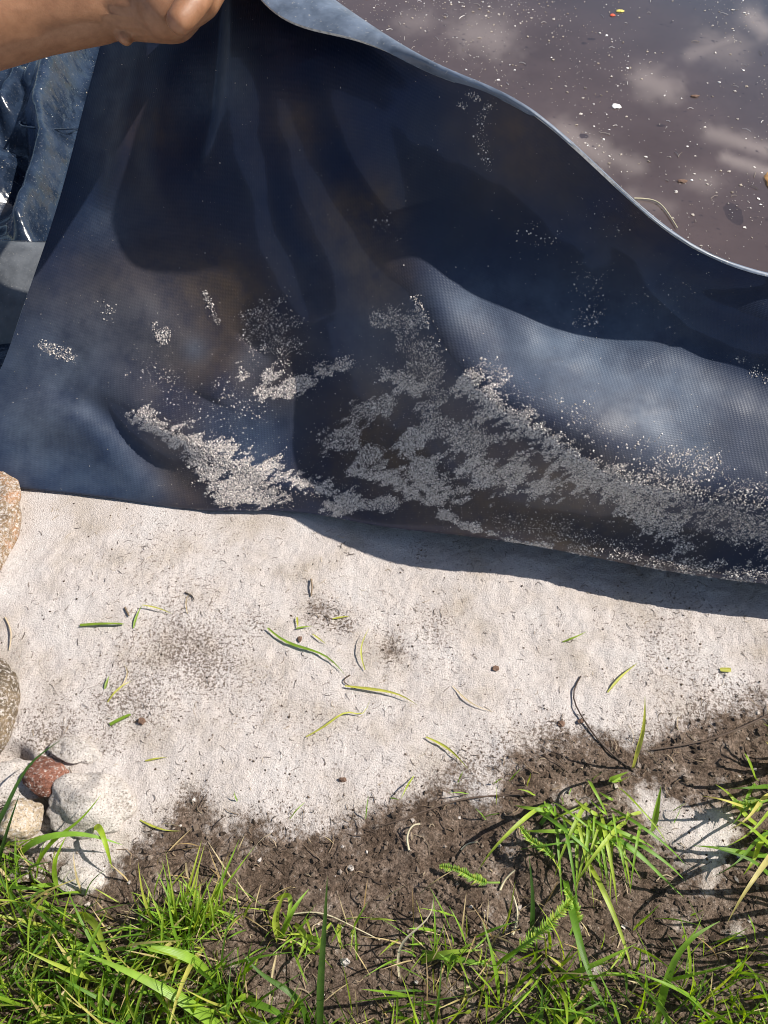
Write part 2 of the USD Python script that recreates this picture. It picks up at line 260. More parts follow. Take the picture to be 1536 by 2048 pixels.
# ------------------------------------------------------------------ ground: sand, soil, pond basin
WATER_Z = -0.035
def shore(x):
    return 0.50 + 1.45 * (1 - sstep(-0.40, -0.27, x))
def basin(x, y):
    """The bank: level sand, then down into the pond."""
    return -0.085 * sstep(0.0, 0.4, y - shore(x)) * (1 - sstep(3.6, 4.2, y)) * (1 - sstep(2.6, 3.2, np.abs(x)))
border = [(-120, 1530), (0, 1570), (60, 1700), (150, 1720), (240, 1715), (330, 1690), (430, 1672), (560, 1660), (640, 1672), (720, 1650), (780, 1605), (850, 1572), (930, 1560), (1000, 1552),
          (1080, 1490), (1180, 1488), (1300, 1480), (1420, 1450), (1536, 1415), (1750, 1390)]
bx, by = np.array(border).T
light_spots = [(1400, 1700, 75, 0.62), (1340, 1640, 50, 0.6), (1290, 1590, 45, 0.6), (1440, 1650, 45, 0.7), (1160, 1630, 60, 0.5), (1020, 1700, 30, 0.35), (1480, 1870, 35, 0.35), (180, 1740, 45, 0.7), (60, 1620, 50, 0.9), (960, 1590, 40, 0.25), (1450, 1930, 25, 0.3)] + [(float(a_), float(b_), float(c_), float(d_)) for a_, b_, c_, d_ in zip(*(lambda r_: (r_.uniform(950, 1536, 16), r_.uniform(1560, 1990, 16), r_.uniform(14, 34, 16), r_.uniform(.2, .42, 16)))(np.random.default_rng(5)))]
dark_spots = [(640, 1225, 42, 1.0), (690, 1250, 25, .8), (780, 1300, 26, 0.9), (520, 1245, 30, .5), (880, 1240, 40, .4), (420, 1330, 50, .35), (300, 1440, 60, .35), (350, 1270, 110, 0.45), (300, 1350, 140, 0.35), (470, 1340, 110, 0.35), (230, 1400, 60, 0.5), (90, 1470, 70, 0.75), (880, 1290, 70, 0.5), (1320, 1260, 90, 0.4), (1450, 1390, 140, 0.4),
              (1010, 1470, 60, 0.5), (1120, 1500, 60, 0.7), (650, 1480, 80, 0.25), (120, 1500, 40, 0.7), (220, 1490, 40, 0.6), (390, 1600, 40, 0.9), (370, 1640, 40, 1.0), (920, 1540, 50, 0.6), (1080, 1250, 60, 0.25), (540, 1560, 80, 0.2), (840, 1100, 25, 0.6), (700, 1100, 30, 0.3), (920, 1090, 25, 0.5)]
def ground_attr(xy):
    p = project(np.concatenate([xy, np.zeros(xy.shape[:-1] + (1,))], -1))
    px, py = p[..., 0], p[..., 1]
    px = np.where(xy[..., 1] > 2, 768, px); py = np.where(xy[..., 1] > 2, 0, py)
    soil = sstep(-95, 75, py - np.interp(px, bx, by) + 35 * fb(xy, 45, 3, 4) * 2)
    for x, y, r, a in light_spots:
        d = np.hypot(px - x, py - y) / r
        soil = soil - 0.95 * a * np.exp(-d * d)
    dirt = 0.25 + 0.9 * fb(xy, 14, 4, 9)
    for x, y, r, a in dark_spots:
        d = np.hypot(px - x, py - y) / r
        dirt = dirt + a * np.exp(-d * d)
        if a >= 0.9: soil = soil + 0.45 * np.exp(-d * d)
    dirt = dirt + 0.5 * np.exp(-((py - np.interp(px, bx, by)) / 60.0) ** 2)
    return np.clip(soil, 0, 1), np.clip(dirt, 0, 1.3)
def ground_z(xy):
    x, y = xy[..., 0], xy[..., 1]
    soil, _ = ground_attr(xy)
    near = 1 - sstep(0.8, 1.5, y)
    z = 0.006 * fb(xy, 9, 2, 1) + 0.003 * fb(xy, 55, 3, 2) * (1 + .6 * soil) + 0.0015 * fb(xy, 240, 2, 3)
    z = z + soil * (0.009 * fb(xy, 38, 4, 5) + 0.0018 * fb(xy, 230, 3, 6) - 0.002)
    z = z * near * (1 - 0.75 * sstep(0.33, 0.4, y))
    for gx, gy, r, dep in GAPS:
        z = z - dep * np.exp(-(((x - gx) ** 2 + (y - gy) ** 2) / r ** 2) ** 2)
    return z + basin(x, y) - 0.02 * sstep(0.42, 0.52, y)
GAPS = []
for (px, py, r, d) in [(95, 1625, 0.012, 0.016), (80, 1600, 0.010, 0.012), (30, 1530, 0.012, 0.010), (8, 1520, 0.012, 0.01), (110, 1500, 0.01, 0.004)]:
    w = at(px, py, 0.0); GAPS.append((w[0], w[1], r, d))
def spread(core, far, n):
    lo = core[0] - np.geomspace(0.003, far, n)[::-1]; hi = core[-1] + np.geomspace(0.003, far, n)
    return np.concatenate([lo, core, hi])
gx = spread(np.arange(-0.36, 0.36, 0.0016), 25, 34)
gy = spread(np.arange(-0.06, 0.47, 0.0016), 25, 34)
GX, GY = np.meshgrid(gx, gy)
gxy = np.stack([GX, GY], -1)
gz = ground_z(gxy)
soil, dirt = ground_attr(gxy)
GZ = RegularGridInterpolator((gy, gx), gz, bounds_error=False, fill_value=0.0)
def gh(x, y):
    x, y = np.asarray(x, float), np.asarray(y, float)
    return GZ(np.stack([y, x], -1).reshape(-1, 2)).reshape(x.shape)
put('ground', (np.stack([GX, GY, gz], -1).reshape(-1, 3), grid_faces(*GX.shape)), 'ground_look', smooth=True, attrs={'soil': soil.ravel(), 'dirt': dirt.ravel()}, kind='structure')
def on_ground(px, py, lift=0.0):
    p = at(px, py, 0.0)
    for _ in range(3):
        p = at(px, py, gh(p[..., 0], p[..., 1]) + lift)
    return p

# ------------------------------------------------------------------ the pond liner
LINER = thing('pond_liner', 'black rubber pond liner lifted off the pale sand, its woven underside smeared with sand', 'pond liner')
cols = [  # bottom roll -> top edge: (px, py, z)
 [(-330, 930, 0.0040), (-320, 850, 0.0227), (-300, 770, 0.0376), (-270, 700, 0.0475), (-220, 600, 0.0830), (-150, 480, 0.1234), (-80, 330, 0.1772), (-20, 180, 0.2138), (30, 60, 0.2427), (60, -60, 0.2670)],
 [(-80, 962, 0.0040), (-65, 890, 0.0283), (-45, 815, 0.0479), (-2, 740, 0.0680), (40, 625, 0.1006), (84, 500, 0.1361), (128, 360, 0.1709), (166, 215, 0.2084), (203, 75, 0.2443), (225, -60, 0.2787)],
 [(200, 991, 0.0040), (195, 925, 0.0216), (185, 850, 0.0458), (180, 765, 0.0679), (195, 670, 0.0986), (215, 550, 0.1320), (232, 410, 0.1707), (258, 240, 0.2170), (290, 80, 0.2580), (310, -60, 0.2924)],
 [(420, 1020, 0.0040), (412, 965, 0.0277), (402, 890, 0.0438), (396, 800, 0.0709), (396, 705, 0.0970), (400, 600, 0.1289), (410, 430, 0.1805), (415, 240, 0.2313), (420, 80, 0.2707), (425, -60, 0.3039)],
 [(580, 1022, 0.0060), (575, 980, 0.0205), (570, 920, 0.0359), (565, 820, 0.0736), (560, 720, 0.1049), (555, 620, 0.1374), (550, 450, 0.1875), (545, 250, 0.2413), (545, 70, 0.2841), (550, -60, 0.3095)],
 [(760, 1052, 0.0150), (750, 1010, 0.0298), (740, 930, 0.0541), (735, 830, 0.0830), (730, 720, 0.1205), (725, 600, 0.1604), (715, 420, 0.2090), (705, 260, 0.2504), (705, 130, 0.2820), (712, 36, 0.3051)],
 [(960, 1075, 0.0220), (950, 1010, 0.0515), (930, 920, 0.0844), (905, 800, 0.1229), (880, 680, 0.1569), (860, 560, 0.1848), (840, 430, 0.2190), (840, 310, 0.2502), (850, 215, 0.2754), (872, 140, 0.2971)],
 [(1180, 1113, 0.0300), (1180, 1040, 0.0589), (1170, 960, 0.0984), (1150, 850, 0.1388), (1120, 740, 0.1535), (1090, 640, 0.1690), (1070, 520, 0.1987), (1060, 400, 0.2341), (1060, 310, 0.2630), (1080, 240, 0.2882)],
 [(1390, 1150, 0.0340), (1390, 1070, 0.0607), (1390, 1000, 0.0968), (1370, 900, 0.1234), (1345, 800, 0.1415), (1320, 715, 0.1548), (1310, 630, 0.1740), (1310, 560, 0.1969), (1320, 505, 0.2166), (1345, 470, 0.2346)],
 [(1620, 1178, 0.0340), (1620, 1100, 0.0678), (1620, 1030, 0.1027), (1600, 930, 0.1225), (1580, 840, 0.1361), (1560, 775, 0.1462), (1555, 705, 0.1658), (1555, 650, 0.1850), (1570, 605, 0.1979), (1590, 565, 0.2090)],
 [(1950, 1215, 0.0300), (1950, 1140, 0.0662), (1945, 1070, 0.0950), (1930, 970, 0.1220), (1910, 880, 0.1421), (1890, 820, 0.1564), (1880, 755, 0.1707), (1880, 705, 0.1829), (1890, 670, 0.1905), (1900, 640, 0.1965)],
]
flap = {4: (533, 12, .006), 5: (706, 80, .007), 6: (874, 147, .003)}   # overturned hem: (px, py, lift)
net = []
for ci, c in enumerate(cols):
    carr = np.array(c, float)
    tq = (1024 - carr[:, 1]) / F
    kq = (math.cos(PITCH) + math.sin(PITCH) * tq) / (math.sin(PITCH) - math.cos(PITCH) * tq)
    carr[:, 2] = np.where(carr[:, 2] > 1, H - (carr[:, 2] - 1) / kq, carr[:, 2])     # 1 + y means: at distance y
    front = at(*carr.T)
    s = front[0]
    zs = s[2]
    under = [s + [0, .17, 0], s + [0, .07, 0], s + [0, .012 + .9 * zs, 0]]
    for u, z in zip(under, (.0035, .0035, .0032)): u[2] = z
    top = front[-1]
    if ci in flap:
        fx, fy, lift = flap[ci]
        e = at(fx, fy, top[2] - 0.004 + lift)
        m = (top + e) / 2 + [0, -0.004, 0.005]
        tail = [m, e]
    elif ci < 4:
        tail = [top + [0, 0.004, 0.012], top + [0, 0.012, 0.02]]
    else:
        tail = [top + [0, -0.0006, 0.0008], top + [0, -0.0012, 0.0004]]
    net.append(under + list(front) + tail)
net = np.array(net)                       # (cols, rows, 3)
NC, NR = net.shape[:2]
# parameters: columns by mean pixel, rows by mean chord
cu = np.array([np.mean([p[0] for p in c]) for c in cols]); cu = (cu - cu[0]) / (cu[-1] - cu[0])
ch = np.linalg.norm(np.diff(net, axis=1), axis=2).mean(0); rv = np.concatenate([[0], np.cumsum(np.sqrt(ch))]); rv /= rv[-1]
FRONT0, FRONT1 = rv[3], rv[12]
nu, nv = 420, 330
U = np.linspace(0, 1, nu)
V = np.unique(np.concatenate([np.linspace(0, rv[3], 26), np.linspace(rv[3], rv[12], nv - 44), np.linspace(rv[12], 1, 20)]))
surf = np.zeros((len(V), nu, 3))
for k in range(3):
    tmp = PchipInterpolator(rv, net[:, :, k], axis=1)(V) if False else CubicSpline(rv, net[:, :, k], axis=1, bc_type='natural')(V)
    surf[..., k] = CubicSpline(cu, tmp, axis=0, bc_type='natural')(U).T
spx = project(surf)
# folds traced on the hanging sheet: moved along the view ray, so outlines keep their place
view = np.array([0, 0, H]) - surf; view /= np.linalg.norm(view, axis=-1, keepdims=True)
disp = np.zeros(surf.shape[:2])
def fold(pts, height, w_left, w_right, taper=True):
    d, side, par = poly_dist(spx, pts)
    w = np.where(side > 0, w_right, w_left)
    h = np.exp(-(d / w) ** 2) * height
    if taper: h = h * np.sin(np.clip(par, 0.0, 1) * PI) ** 0.6
    return h
disp += fold([(150, 740), (280, 830), (420, 890), (560, 955), (720, 1015)], .013, 70, 34)
disp += fold([(170, 785), (250, 865), (330, 945), (430, 1005)], -.010, 40, 40)
disp += fold([(446, -20), (437, 100), (425, 220), (396, 330)], -.014, 11, 52, False) * sstep(380, 200, spx[..., 1])
disp += fold([(585, 650), (578, 760), (576, 860), (600, 940)], .003, 26, 70)
disp += fold([(500, 690), (440, 760), (420, 800)], .006, 40, 40)
disp += fold([(800, 420), (840, 560), (900, 720), (1050, 900), (1250, 1000)], .008, 60, 60)
disp += fold([(560, 100), (640, 330), (740, 520), (800, 650)], .008, 60, 60)
disp += fold([(1180, 500), (1260, 620), (1330, 700)], .004, 50, 50)
disp += fold([(335, 95), (310, 300), (335, 470)], .004, 26, 40)
disp += fold([(505, 90), (515, 260), (560, 470), (640, 640)], .005, 36, 36)
disp += fold([(270, 110), (240, 300), (215, 420)], .003, 22, 22)
disp += fold([(620, 120), (700, 330), (800, 470)], -.004, 30, 30)
disp += fold([(60, 800), (200, 860), (330, 960)], .004, 30, 50)
disp += fold([(940, 560), (1020, 720), (1180, 860)], -.003, 40, 40)
disp += fold([(180, 480), (300, 640), (420, 720)], .005, 60, 60)
fr = sstep(rv[2], rv[4], V)[:, None] * (1 - sstep(rv[11], rv[12], V))[:, None]
lowf = fb(surf, 14, 2, 21) * 0.006 + fb(surf, 40, 2, 22) * 0.0015 + 0.0012 * (0.25 - np.abs(fb(surf, 22, 2, 24)))
surf = surf + view * ((disp + lowf * fr) * np.clip(fr + 0.0, 0, 1))[..., None]
spx = project(surf)
du = np.gradient(surf, axis=1); dv = np.gradient(surf, axis=0)
nrm = np.cross(du, dv); nrm /= np.linalg.norm(nrm, axis=-1, keepdims=True)
mid = surf.shape[0] // 2
if (nrm[mid, nu // 2] @ view[mid, nu // 2]) < 0: nrm = -nrm; FLIP = True
else: FLIP = False
# cut the sheet along its free left edge (column 1)
keep = np.searchsorted(U, cu[1] - 1e-6)
def sub(a): return a[:, keep:]
surf, spx, nrm, view = sub(surf), sub(spx), sub(nrm), sub(view)
# arc length coordinates for the weave
lu = np.concatenate([[0], np.cumsum(np.linalg.norm(np.diff(surf[mid], axis=0), axis=1))])
lv = np.concatenate([[0], np.cumsum(np.linalg.norm(np.diff(surf[:, surf.shape[1] // 2], axis=0), axis=1))])
uv = np.stack(np.meshgrid(lu, lv), -1)

strokes = [  # sand patches on the underside: (x0, y0, x1, y1, r, density)
 (285,835,370,890,24,1),(370,890,425,945,32,1),(420,925,540,950,42,1),(450,980,560,985,30,1),(540,945,690,1000,28,1),(640,1020,780,1005,14,.8),(650,1005,700,1020,16,1),
 (520,785,620,770,20,1),(540,760,600,760,18,1),(475,730,487,752,14,.8),(630,735,690,730,17,.8),(640,745,655,745,12,.8),(530,640,570,690,45,.28),(310,665,325,675,18,.7),(205,610,210,620,22,.2),(490,640,500,710,12,.2),
 (410,590,430,640,7,.5),(85,690,110,705,14,.4),(120,705,140,720,12,.4),(760,640,830,640,20,.5),(800,650,850,760,26,.3),(765,745,830,775,22,.9),(850,700,870,785,26,.45),(830,600,850,650,8,.5),
 (720,830,765,808,24,.65),(700,860,665,880,28,.5),(685,875,740,920,30,.8),(705,945,790,958,18,1),(790,960,850,1005,15,1),
 (820,885,830,950,34,1),(850,950,900,985,38,1),(830,960,880,1010,20,1),(930,930,1030,950,42,1),(920,890,960,905,30,.7),(860,1000,900,1040,18,1),(900,1040,1000,1075,10,1),(1000,1075,1100,1098,7,.8),
 (930,770,975,795,26,1),(965,800,1040,840,36,1),(1040,850,1130,900,28,1),(850,820,885,855,28,.6),(885,850,960,880,25,.6),(980,880,1065,868,17,.8),(1110,900,1180,935,32,1),(1070,970,1160,958,30,1),(1150,958,1260,970,38,1),
 (1220,950,1330,1000,34,.9),(1260,1000,1340,1060,45,.8),(1340,1040,1360,1090,32,.6),(1000,1055,1260,1090,28,.2),(1330,960,1536,1060,70,.35),(1350,930,1450,940,45,.3),(1400,1000,1560,1080,55,.5),(1340,1125,1560,1158,24,.5),
 (1140,1095,1340,1130,18,.3),(1440,980,1560,990,50,.25),(960,740,1000,760,25,.35),(1000,790,1150,830,40,.08),(1150,850,1330,930,50,.07),(1175,570,1180,610,40,.07),(1160,630,1190,640,25,.2),(940,190,975,215,14,.4),(915,205,925,212,8,.6),
 (1180,415,1240,420,30,.04),(1220,455,1232,460,9,.6),(1050,470,1100,480,35,.06),(960,230,970,330,14,.2),(700,760,720,1000,40,.02),(440,780,520,830,40,.10),(300,740,470,860,50,.06),(1290,590,1340,600,60,.03),(760,450,790,480,15,.15),(1470,715,1490,720,10,.3),(1510,740,1536,760,20,.2)]
def sand_density(p):
    q_ = p @ np.array([[.86, .5], [-.5, .86]]) * [.62, 1.35]; n1 = fb(q_, 1 / 30., 4, 31) * 2; n2 = fb(q_, 1 / 9., 2, 32) * 2
    out = np.zeros(p.shape[:-1]); solid = np.zeros_like(out)
    for x0, y0, x1, y1, r, a in strokes:
        d, _, _ = seg_dist(p, (x0, y0), (x1, y1))
        e = 0.92 - d / (r * 1.0) + 0.95 * n1 + 0.75 * n2
        v = a * (sstep(0.1, 0.3, e) * 0.93 + 0.07 * np.exp(-(d / (1.7 * r)) ** 2))
        out = np.maximum(out, v); solid = np.maximum(solid, a * sstep(0.1, 0.5, e))
    return out, solid
dens, solid = sand_density(spx)
infront = (np.sum(nrm * view, -1) > 0.02) & (V[:, None] > rv[2]) & (V[:, None] < rv[12])
n_a = fb(surf, 11, 4, 41)
brown_c = [(600, 250, 70, .6), (680, 430, 70, .7), (760, 560, 70, .8), (470, 660, 110, .9), (330, 700, 130, .8), (150, 640, 110, .5), (80, 820, 80, .35), (540, 760, 60, .5), (1050, 300, 120, .5), (250, 560, 90, .4), (850, 900, 150, .25), (1280, 430, 90, .4), (330, 900, 60, .7), (380, 980, 60, .7), (300, 260, 60, .5), (1230, 850, 60, .3), (1000, 1020, 170, .7), (1300, 1085, 170, .7), (740, 900, 130, .6), (850, 720, 90, .5), (1150, 980, 120, .5), (430, 560, 90, .5), (760, 420, 60, .6)]
brown = np.clip(1.0 * n_a, 0, 0.4)
for x, y, r, a in brown_c: brown = brown + a * np.exp(-((spx[..., 0] - x) ** 2 + (spx[..., 1] - y) ** 2) / r ** 2)  # dirt, plus brown ground bounce painted on centre fold and below top edge
crust = solid * 0.64
dust_and_light = np.clip(0.12 * dens + np.clip(fb(surf, 7, 3, 44) * .9, 0, .2) * sstep(350, 650, spx[..., 1]), 0, 1)
for x, y, r, a in [(1330, 830, 170, .5), (1130, 690, 120, .4), (950, 590, 70, .3), (130, 680, 120, .45), (300, 660, 120, .35), (80, 870, 130, .5), (260, 950, 90, .4), (500, 860, 90, .35), (410, 180, 60, .4), (210, 450, 60, .35), (390, 700, 25, .4), (510, 720, 40, .4)]:
    dust_and_light = dust_and_light + a * np.exp(-((spx[..., 0] - x) ** 2 + (spx[..., 1] - y) ** 2) / r ** 2)  # some dust, but these blobs mainly paint the sunlit zones paler
nr, nc = surf.shape[:2]
gf = grid_faces(nr, nc)
if FLIP: gf = gf[:, ::-1]
put('woven_underside', (surf.reshape(-1, 3), gf), 'liner_underside', LINER, smooth=True, uv=uv.reshape(-1, 2), attrs={'crust': crust.ravel(), 'dust_and_light': np.clip(dust_and_light, 0, 1).ravel(), 'brown': np.clip(brown, 0, 1).ravel()})
TH = 0.0014
back = surf - nrm * TH
put('glossy_topside', (back.reshape(-1, 3), gf[:, ::-1]), 'liner_topside', LINER, smooth=True, label='shiny upper face of the liner showing along the overturned hem')
def rim(a, b):
    n = len(a); v = np.vstack([a, (a + b) / 2 + (a - b) * 0.0, b])
    f = []
    for k in range(n - 1):
        for r in (0, 1):
            i = r * n + k; f += [[i, i + 1, i + n + 1], [i, i + n + 1, i + n]]
    return v, np.array(f)
e1 = rim(surf[-1] + nrm[-1] * 2e-4, back[-1] - nrm[-1] * 2e-4)
put('cut_edge', e1, 'liner_rim', LINER, smooth=True, label='pale cut edge along the top of the liner')
e2 = rim(surf[:, 0] + nrm[:, 0] * 1e-4, back[:, 0] - nrm[:, 0] * 1e-4)
put('cut_edge', e2, 'liner_topside', LINER, smooth=True)

# bed of the pond: the rest of the liner, under the water and on the left bank
bxs = np.concatenate([np.linspace(-1.2, -0.25, 300), np.linspace(-0.245, 1.6, 240)]); bys = np.concatenate([np.linspace(0.5, 1.5, 330), np.linspace(1.52, 4.0, 60)])
BX, BY = np.meshgrid(bxs, bys); bxy = np.stack([BX, BY], -1)
bz = basin(BX, BY) + 0.004 + 0.006 * sstep(0.55, 0.7, BY)
bpx = project(np.stack([BX, BY, np.zeros_like(BX)], -1))
wr = np.zeros_like(bz)
for pts, h_, w in [([(165, 90), (120, 160), (95, 250), (110, 330), (60, 480)], .020, 26), ([(60, 120), (50, 180), (20, 240)], .012, 14), ([(100, 95), (95, 150), (70, 200)], .010, 12), ([(30, 140), (10, 190)], .012, 14),
                   ([(0, 280), (50, 300), (60, 340), (30, 400), (-40, 440)], -.014, 22), ([(190, 80), (150, 300), (100, 480)], -.010, 26), ([(140, 300), (110, 420)], .006, 20), ([(-60, 100), (-80, 300)], .02, 40)]:
    d, _, par = poly_dist(bpx, pts); wr += h_ * np.exp(-(d / w) ** 2)
leftbank = 1 - sstep(-0.36, -0.24, BX)
bz = bz + leftbank * (1.7 * wr + 0.014 * fb(bxy, 10, 2, 51) + 0.006 * np.abs(fb(bxy, 26, 2, 52)) * 2)
pale_patch = np.zeros_like(bz)
wpx = project(np.stack([BX, BY, bz], -1))
for x0, y0, x1, y1, r, a in [(815, 45, 850, 42, 22, .5), (945, 65, 990, 75, 40, .8), (1290, 160, 1330, 180, 28, .75), (1310, 180, 1350, 200, 16, .4), (1130, 265, 1200, 310, 30, .9), (1200, 300, 1275, 335, 18, .7), (1420, 265, 1530, 300, 16, .7), (1450, 315, 1540, 345, 12, .8), (1390, 360, 1420, 365, 20, .5),
                              (1290, 410, 1340, 415, 18, .35), (1260, 390, 1275, 400, 14, .5), (1420, 90, 1470, 100, 30, .3), (1500, 30, 1530, 60, 18, .5), (1380, 110, 1460, 80, 14, .4), (1210, 480, 1300, 480, 50, .12)]:
    d, _, _ = seg_dist(wpx, (x0, y0), (x1, y1))
    pale_patch = np.maximum(pale_patch, min(1, a * 1.1) * np.exp(-(d / r * (1 + 0.9 * fb(wpx, 1 / 22., 3, 81))) ** 2))  # soft pale blotches mixed into the bed colour
bare = sstep(0.50, 0.95, BX * 0.85 + (BY - 0.9) * 0.35 + 0.25 * fb(bxy, 5, 3, 83) + .16)  # far right of the bed tinted blue in place of reflected sky
bv = np.stack([BX, BY, bz], -1).reshape(-1, 3); bf = grid_faces(*BX.shape)
cx_ = bv[bf].mean(1)
lm = cx_[:, 0] < -0.262
put('pond_bed', (bv, bf[~lm]), 'pond_bed_look', LINER, smooth=True, attrs={'pale_patch': pale_patch.ravel(), 'bare': bare.ravel()}, label='silted liner bed seen through the murky water')
put('wet_bank_sheet', (bv, bf[lm]), 'liner_wet', LINER, smooth=True, label='wrinkled wet glossy liner on the left bank')
# overturned lip of the liner at the left edge of the picture
lip_p = [(690, .052), (675, .0535), (655, .049), (632, .040), (612, .026), (598, .010), (590, .0)]
ly, lz = np.array(lip_p).T; ly = ly / 1000
tt = np.linspace(0, 1, 40); ts = np.linspace(0, 1, len(ly))
py_, pz_ = CubicSpline(ts, ly)(tt), CubicSpline(ts, lz)(tt)
lx = np.linspace(-1.0, -0.28, 90)
LX, LT = np.meshgrid(lx, tt)
lipv = np.stack([LX, py_[:, None] + 0 * LX + 0.006 * np.sin(LX * 21) - 0.06 * (LX + 0.4) * 0.3, pz_[:, None] + 0 * LX + 0.006 * fb(np.stack([LX, LT * .1], -1), 12, 2, 61) - 0.012 * (LX + 0.35)], -1)
lf = grid_faces(*LX.shape)
put('overturned_lip', (lipv.reshape(-1, 3), lf[:, ::-1]), 'liner_lip', LINER, smooth=True, label='rolled lip of liner at the left edge, lightened in colour as if lit')
put('lip_edge', rim(lipv[0] + [0, 0.001, 0.0008], lipv[0] - [0, -0.002, 0.0008]), 'liner_rim', LINER, smooth=True)

BZ = RegularGridInterpolator((bys, bxs), bz, bounds_error=False, fill_value=0.0)
def on_bank(px, py, lift=0.0):
    p = at(px, py, 0.0)
    for _ in range(6):
        p = at(px, py, float(BZ([[p[1], p[0]]])[0]) + lift)
    return p
ov = np.array([on_bank(x, y, .0012) for x, y in ((-60, 170), (-20, 200), (10, 222), (40, 243), (70, 256), (110, 258), (160, 257), (215, 258))])
# ------------------------------------------------------------------ water
wx, wy = np.meshgrid(np.linspace(-0.9, 3.0, 160), np.linspace(0.6, 4.1, 140))
wxy = np.stack([wx, wy], -1)
def sky_blue_zone(xy): return sstep(0.50, 0.95, xy[..., 0] * 0.85 + (xy[..., 1] - 0.9) * 0.35 + 0.25 * fb(xy, 5, 3, 83) + .16)  # same zone as the sky blue painted on the bed
put('water', (np.stack([wx, wy, np.full_like(wx, WATER_Z)], -1).reshape(-1, 3), grid_faces(*wx.shape)), 'water_look', smooth=True, attrs={'clear': (0.55 + 0.3 * sky_blue_zone(wxy)).ravel()}, kind='structure')  # more see-through there so the painted blue shows

# ------------------------------------------------------------------ stuck sand grains
rng = np.random.default_rng(7)
ico = trimesh.creation.icosahedron()
IV, IF = np.array(ico.vertices), np.array(ico.faces)
octv = np.array([[1,0,0],[-1,0,0],[0,1,0],[0,-1,0],[0,0,1],[0,0,-1]], float); octf = np.array([[0,2,4],[2,1,4],[1,3,4],[3,0,4],[2,0,5],[1,2,5],[3,1,5],[0,3,5]])
def lumps(centres, radii, rng, base=(octv, octf), flat=1.0):
    n = len(centres); bv, bf = base
    v = np.tile(bv, (n, 1, 1)) * (1 + 0.45 * rng.uniform(-1, 1, (n, len(bv), 1)))
    a = rng.normal(size=(n, 4)); a /= np.linalg.norm(a, axis=1, keepdims=True)
    w, x, y, z = a.T
    R = np.stack([1-2*(y*y+z*z), 2*(x*y-z*w), 2*(x*z+y*w), 2*(x*y+z*w), 1-2*(x*x+z*z), 2*(y*z-x*w), 2*(x*z-y*w), 2*(y*z+x*w), 1-2*(x*x+y*y)], -1).reshape(n, 3, 3)
    v = np.einsum('nij,nkj->nki', R, v) * np.asarray(radii)[:, None, None]
    v[..., 2] *= flat
    v = v + np.asarray(centres)[:, None]
    f = np.tile(bf, (n, 1, 1)) + (np.arange(n) * len(bv))[:, None, None]
    return v.reshape(-1, 3), f.reshape(-1, 3)
area = np.linalg.norm(np.cross(np.gradient(surf, axis=1), np.gradient(surf, axis=0)), axis=-1)
wgt = (area * (dens * 1.0 + 0.0018) * infront).ravel(); wgt /= wgt.sum()
NG = 60000
idx = rng.choice(len(wgt), NG, p=wgt)
ri, cj = np.unravel_index(idx, (nr, nc))
ri2, cj2 = np.clip(ri + 1, 0, nr - 1), np.clip(cj + 1, 0, nc - 1)
fu, fv = rng.random(NG)[:, None], rng.random(NG)[:, None]
pos = surf[ri, cj] * (1 - fu) * (1 - fv) + surf[ri, cj2] * fu * (1 - fv) + surf[ri2, cj] * (1 - fu) * fv + surf[ri2, cj2] * fu * fv
rad = 0.0002 + 0.00065 * rng.random(NG) ** 4
rad *= np.where(dens[ri, cj] < 0.05, 0.6, 1)
put('stuck_sand', lumps(pos + nrm[ri, cj] * (rad * 0.05)[:, None], rad, rng), 'grain_look', label='pale sand grains stuck in patches on the woven liner underside', cat='sand', kind='stuff')

# ------------------------------------------------------------------ hand
def skin_body(chains, extra=(), refine=0.004, iters=34):
    parts = []
    def ball(p, r):
        s = trimesh.creation.icosphere(subdivisions=2, radius=r)
        return s.vertices + np.asarray(p)
    for ch in chains:
        for (p0, r0), (p1, r1) in zip(ch[:-1], ch[1:]):
            parts.append(manifold3d.Manifold.hull_points(np.vstack([ball(p0, r0), ball(p1, r1)])))
    for group in extra:
        parts.append(manifold3d.Manifold.hull_points(np.vstack([ball(p, r) for p, r in group])))
    m = manifold3d.Manifold.batch_boolean(parts, manifold3d.OpType.Add).refine_to_length(refine)
    mm = m.to_mesh(); t = trimesh.Trimesh(mm.vert_properties[:, :3], mm.tri_verts, process=True)
    trimesh.smoothing.filter_taubin(t, iterations=iters)
    return t
def hp(px, py, z): return at(px, py, z)
wrist = hp(185, -8, .318)
chains = [
    [(hp(-900, 400, .30), .046), (hp(-420, 105, .318), .043), (hp(-120, 34, .318), .037), (hp(60, 5, .318), .0315), (wrist, .0285)],
]
palm = [(hp(190, -12, .318), .0260), (hp(290, -22, .316), .0250), (hp(338, 14, .314), .0215), (hp(395, -48, .318), .019), (hp(330, -115, .322), .022), (hp(240, -90, .322), .024)]
thumb = [(hp(330, 10, .318), .021), (hp(395, -8, .322), .0150), (hp(440, -62, .326), .0118), (hp(462, -120, .329), .0098)]
chains.append(thumb)
fingers = []
for k, (bx0, by0) in enumerate([(385, -120), (345, -130), (300, -125), (255, -110)]):
    r = [.0095, .0098, .0092, .0082][k]
    fingers.append([(hp(bx0, by0, .33), r * 1.12), (hp(bx0 + 22, by0 - 70, .345), r * 1.02), (hp(bx0 + 30, by0 - 60, .318) + [0, .018, 0], r * .92), (hp(bx0 + 22, by0 - 10, .296) + [0, .018, 0], r * .82)])
chains += fingers
chains.append([(hp(360, 40, .321), .0085), (hp(388, 4, .326), .0095), (hp(412, -44, .330), .011)])
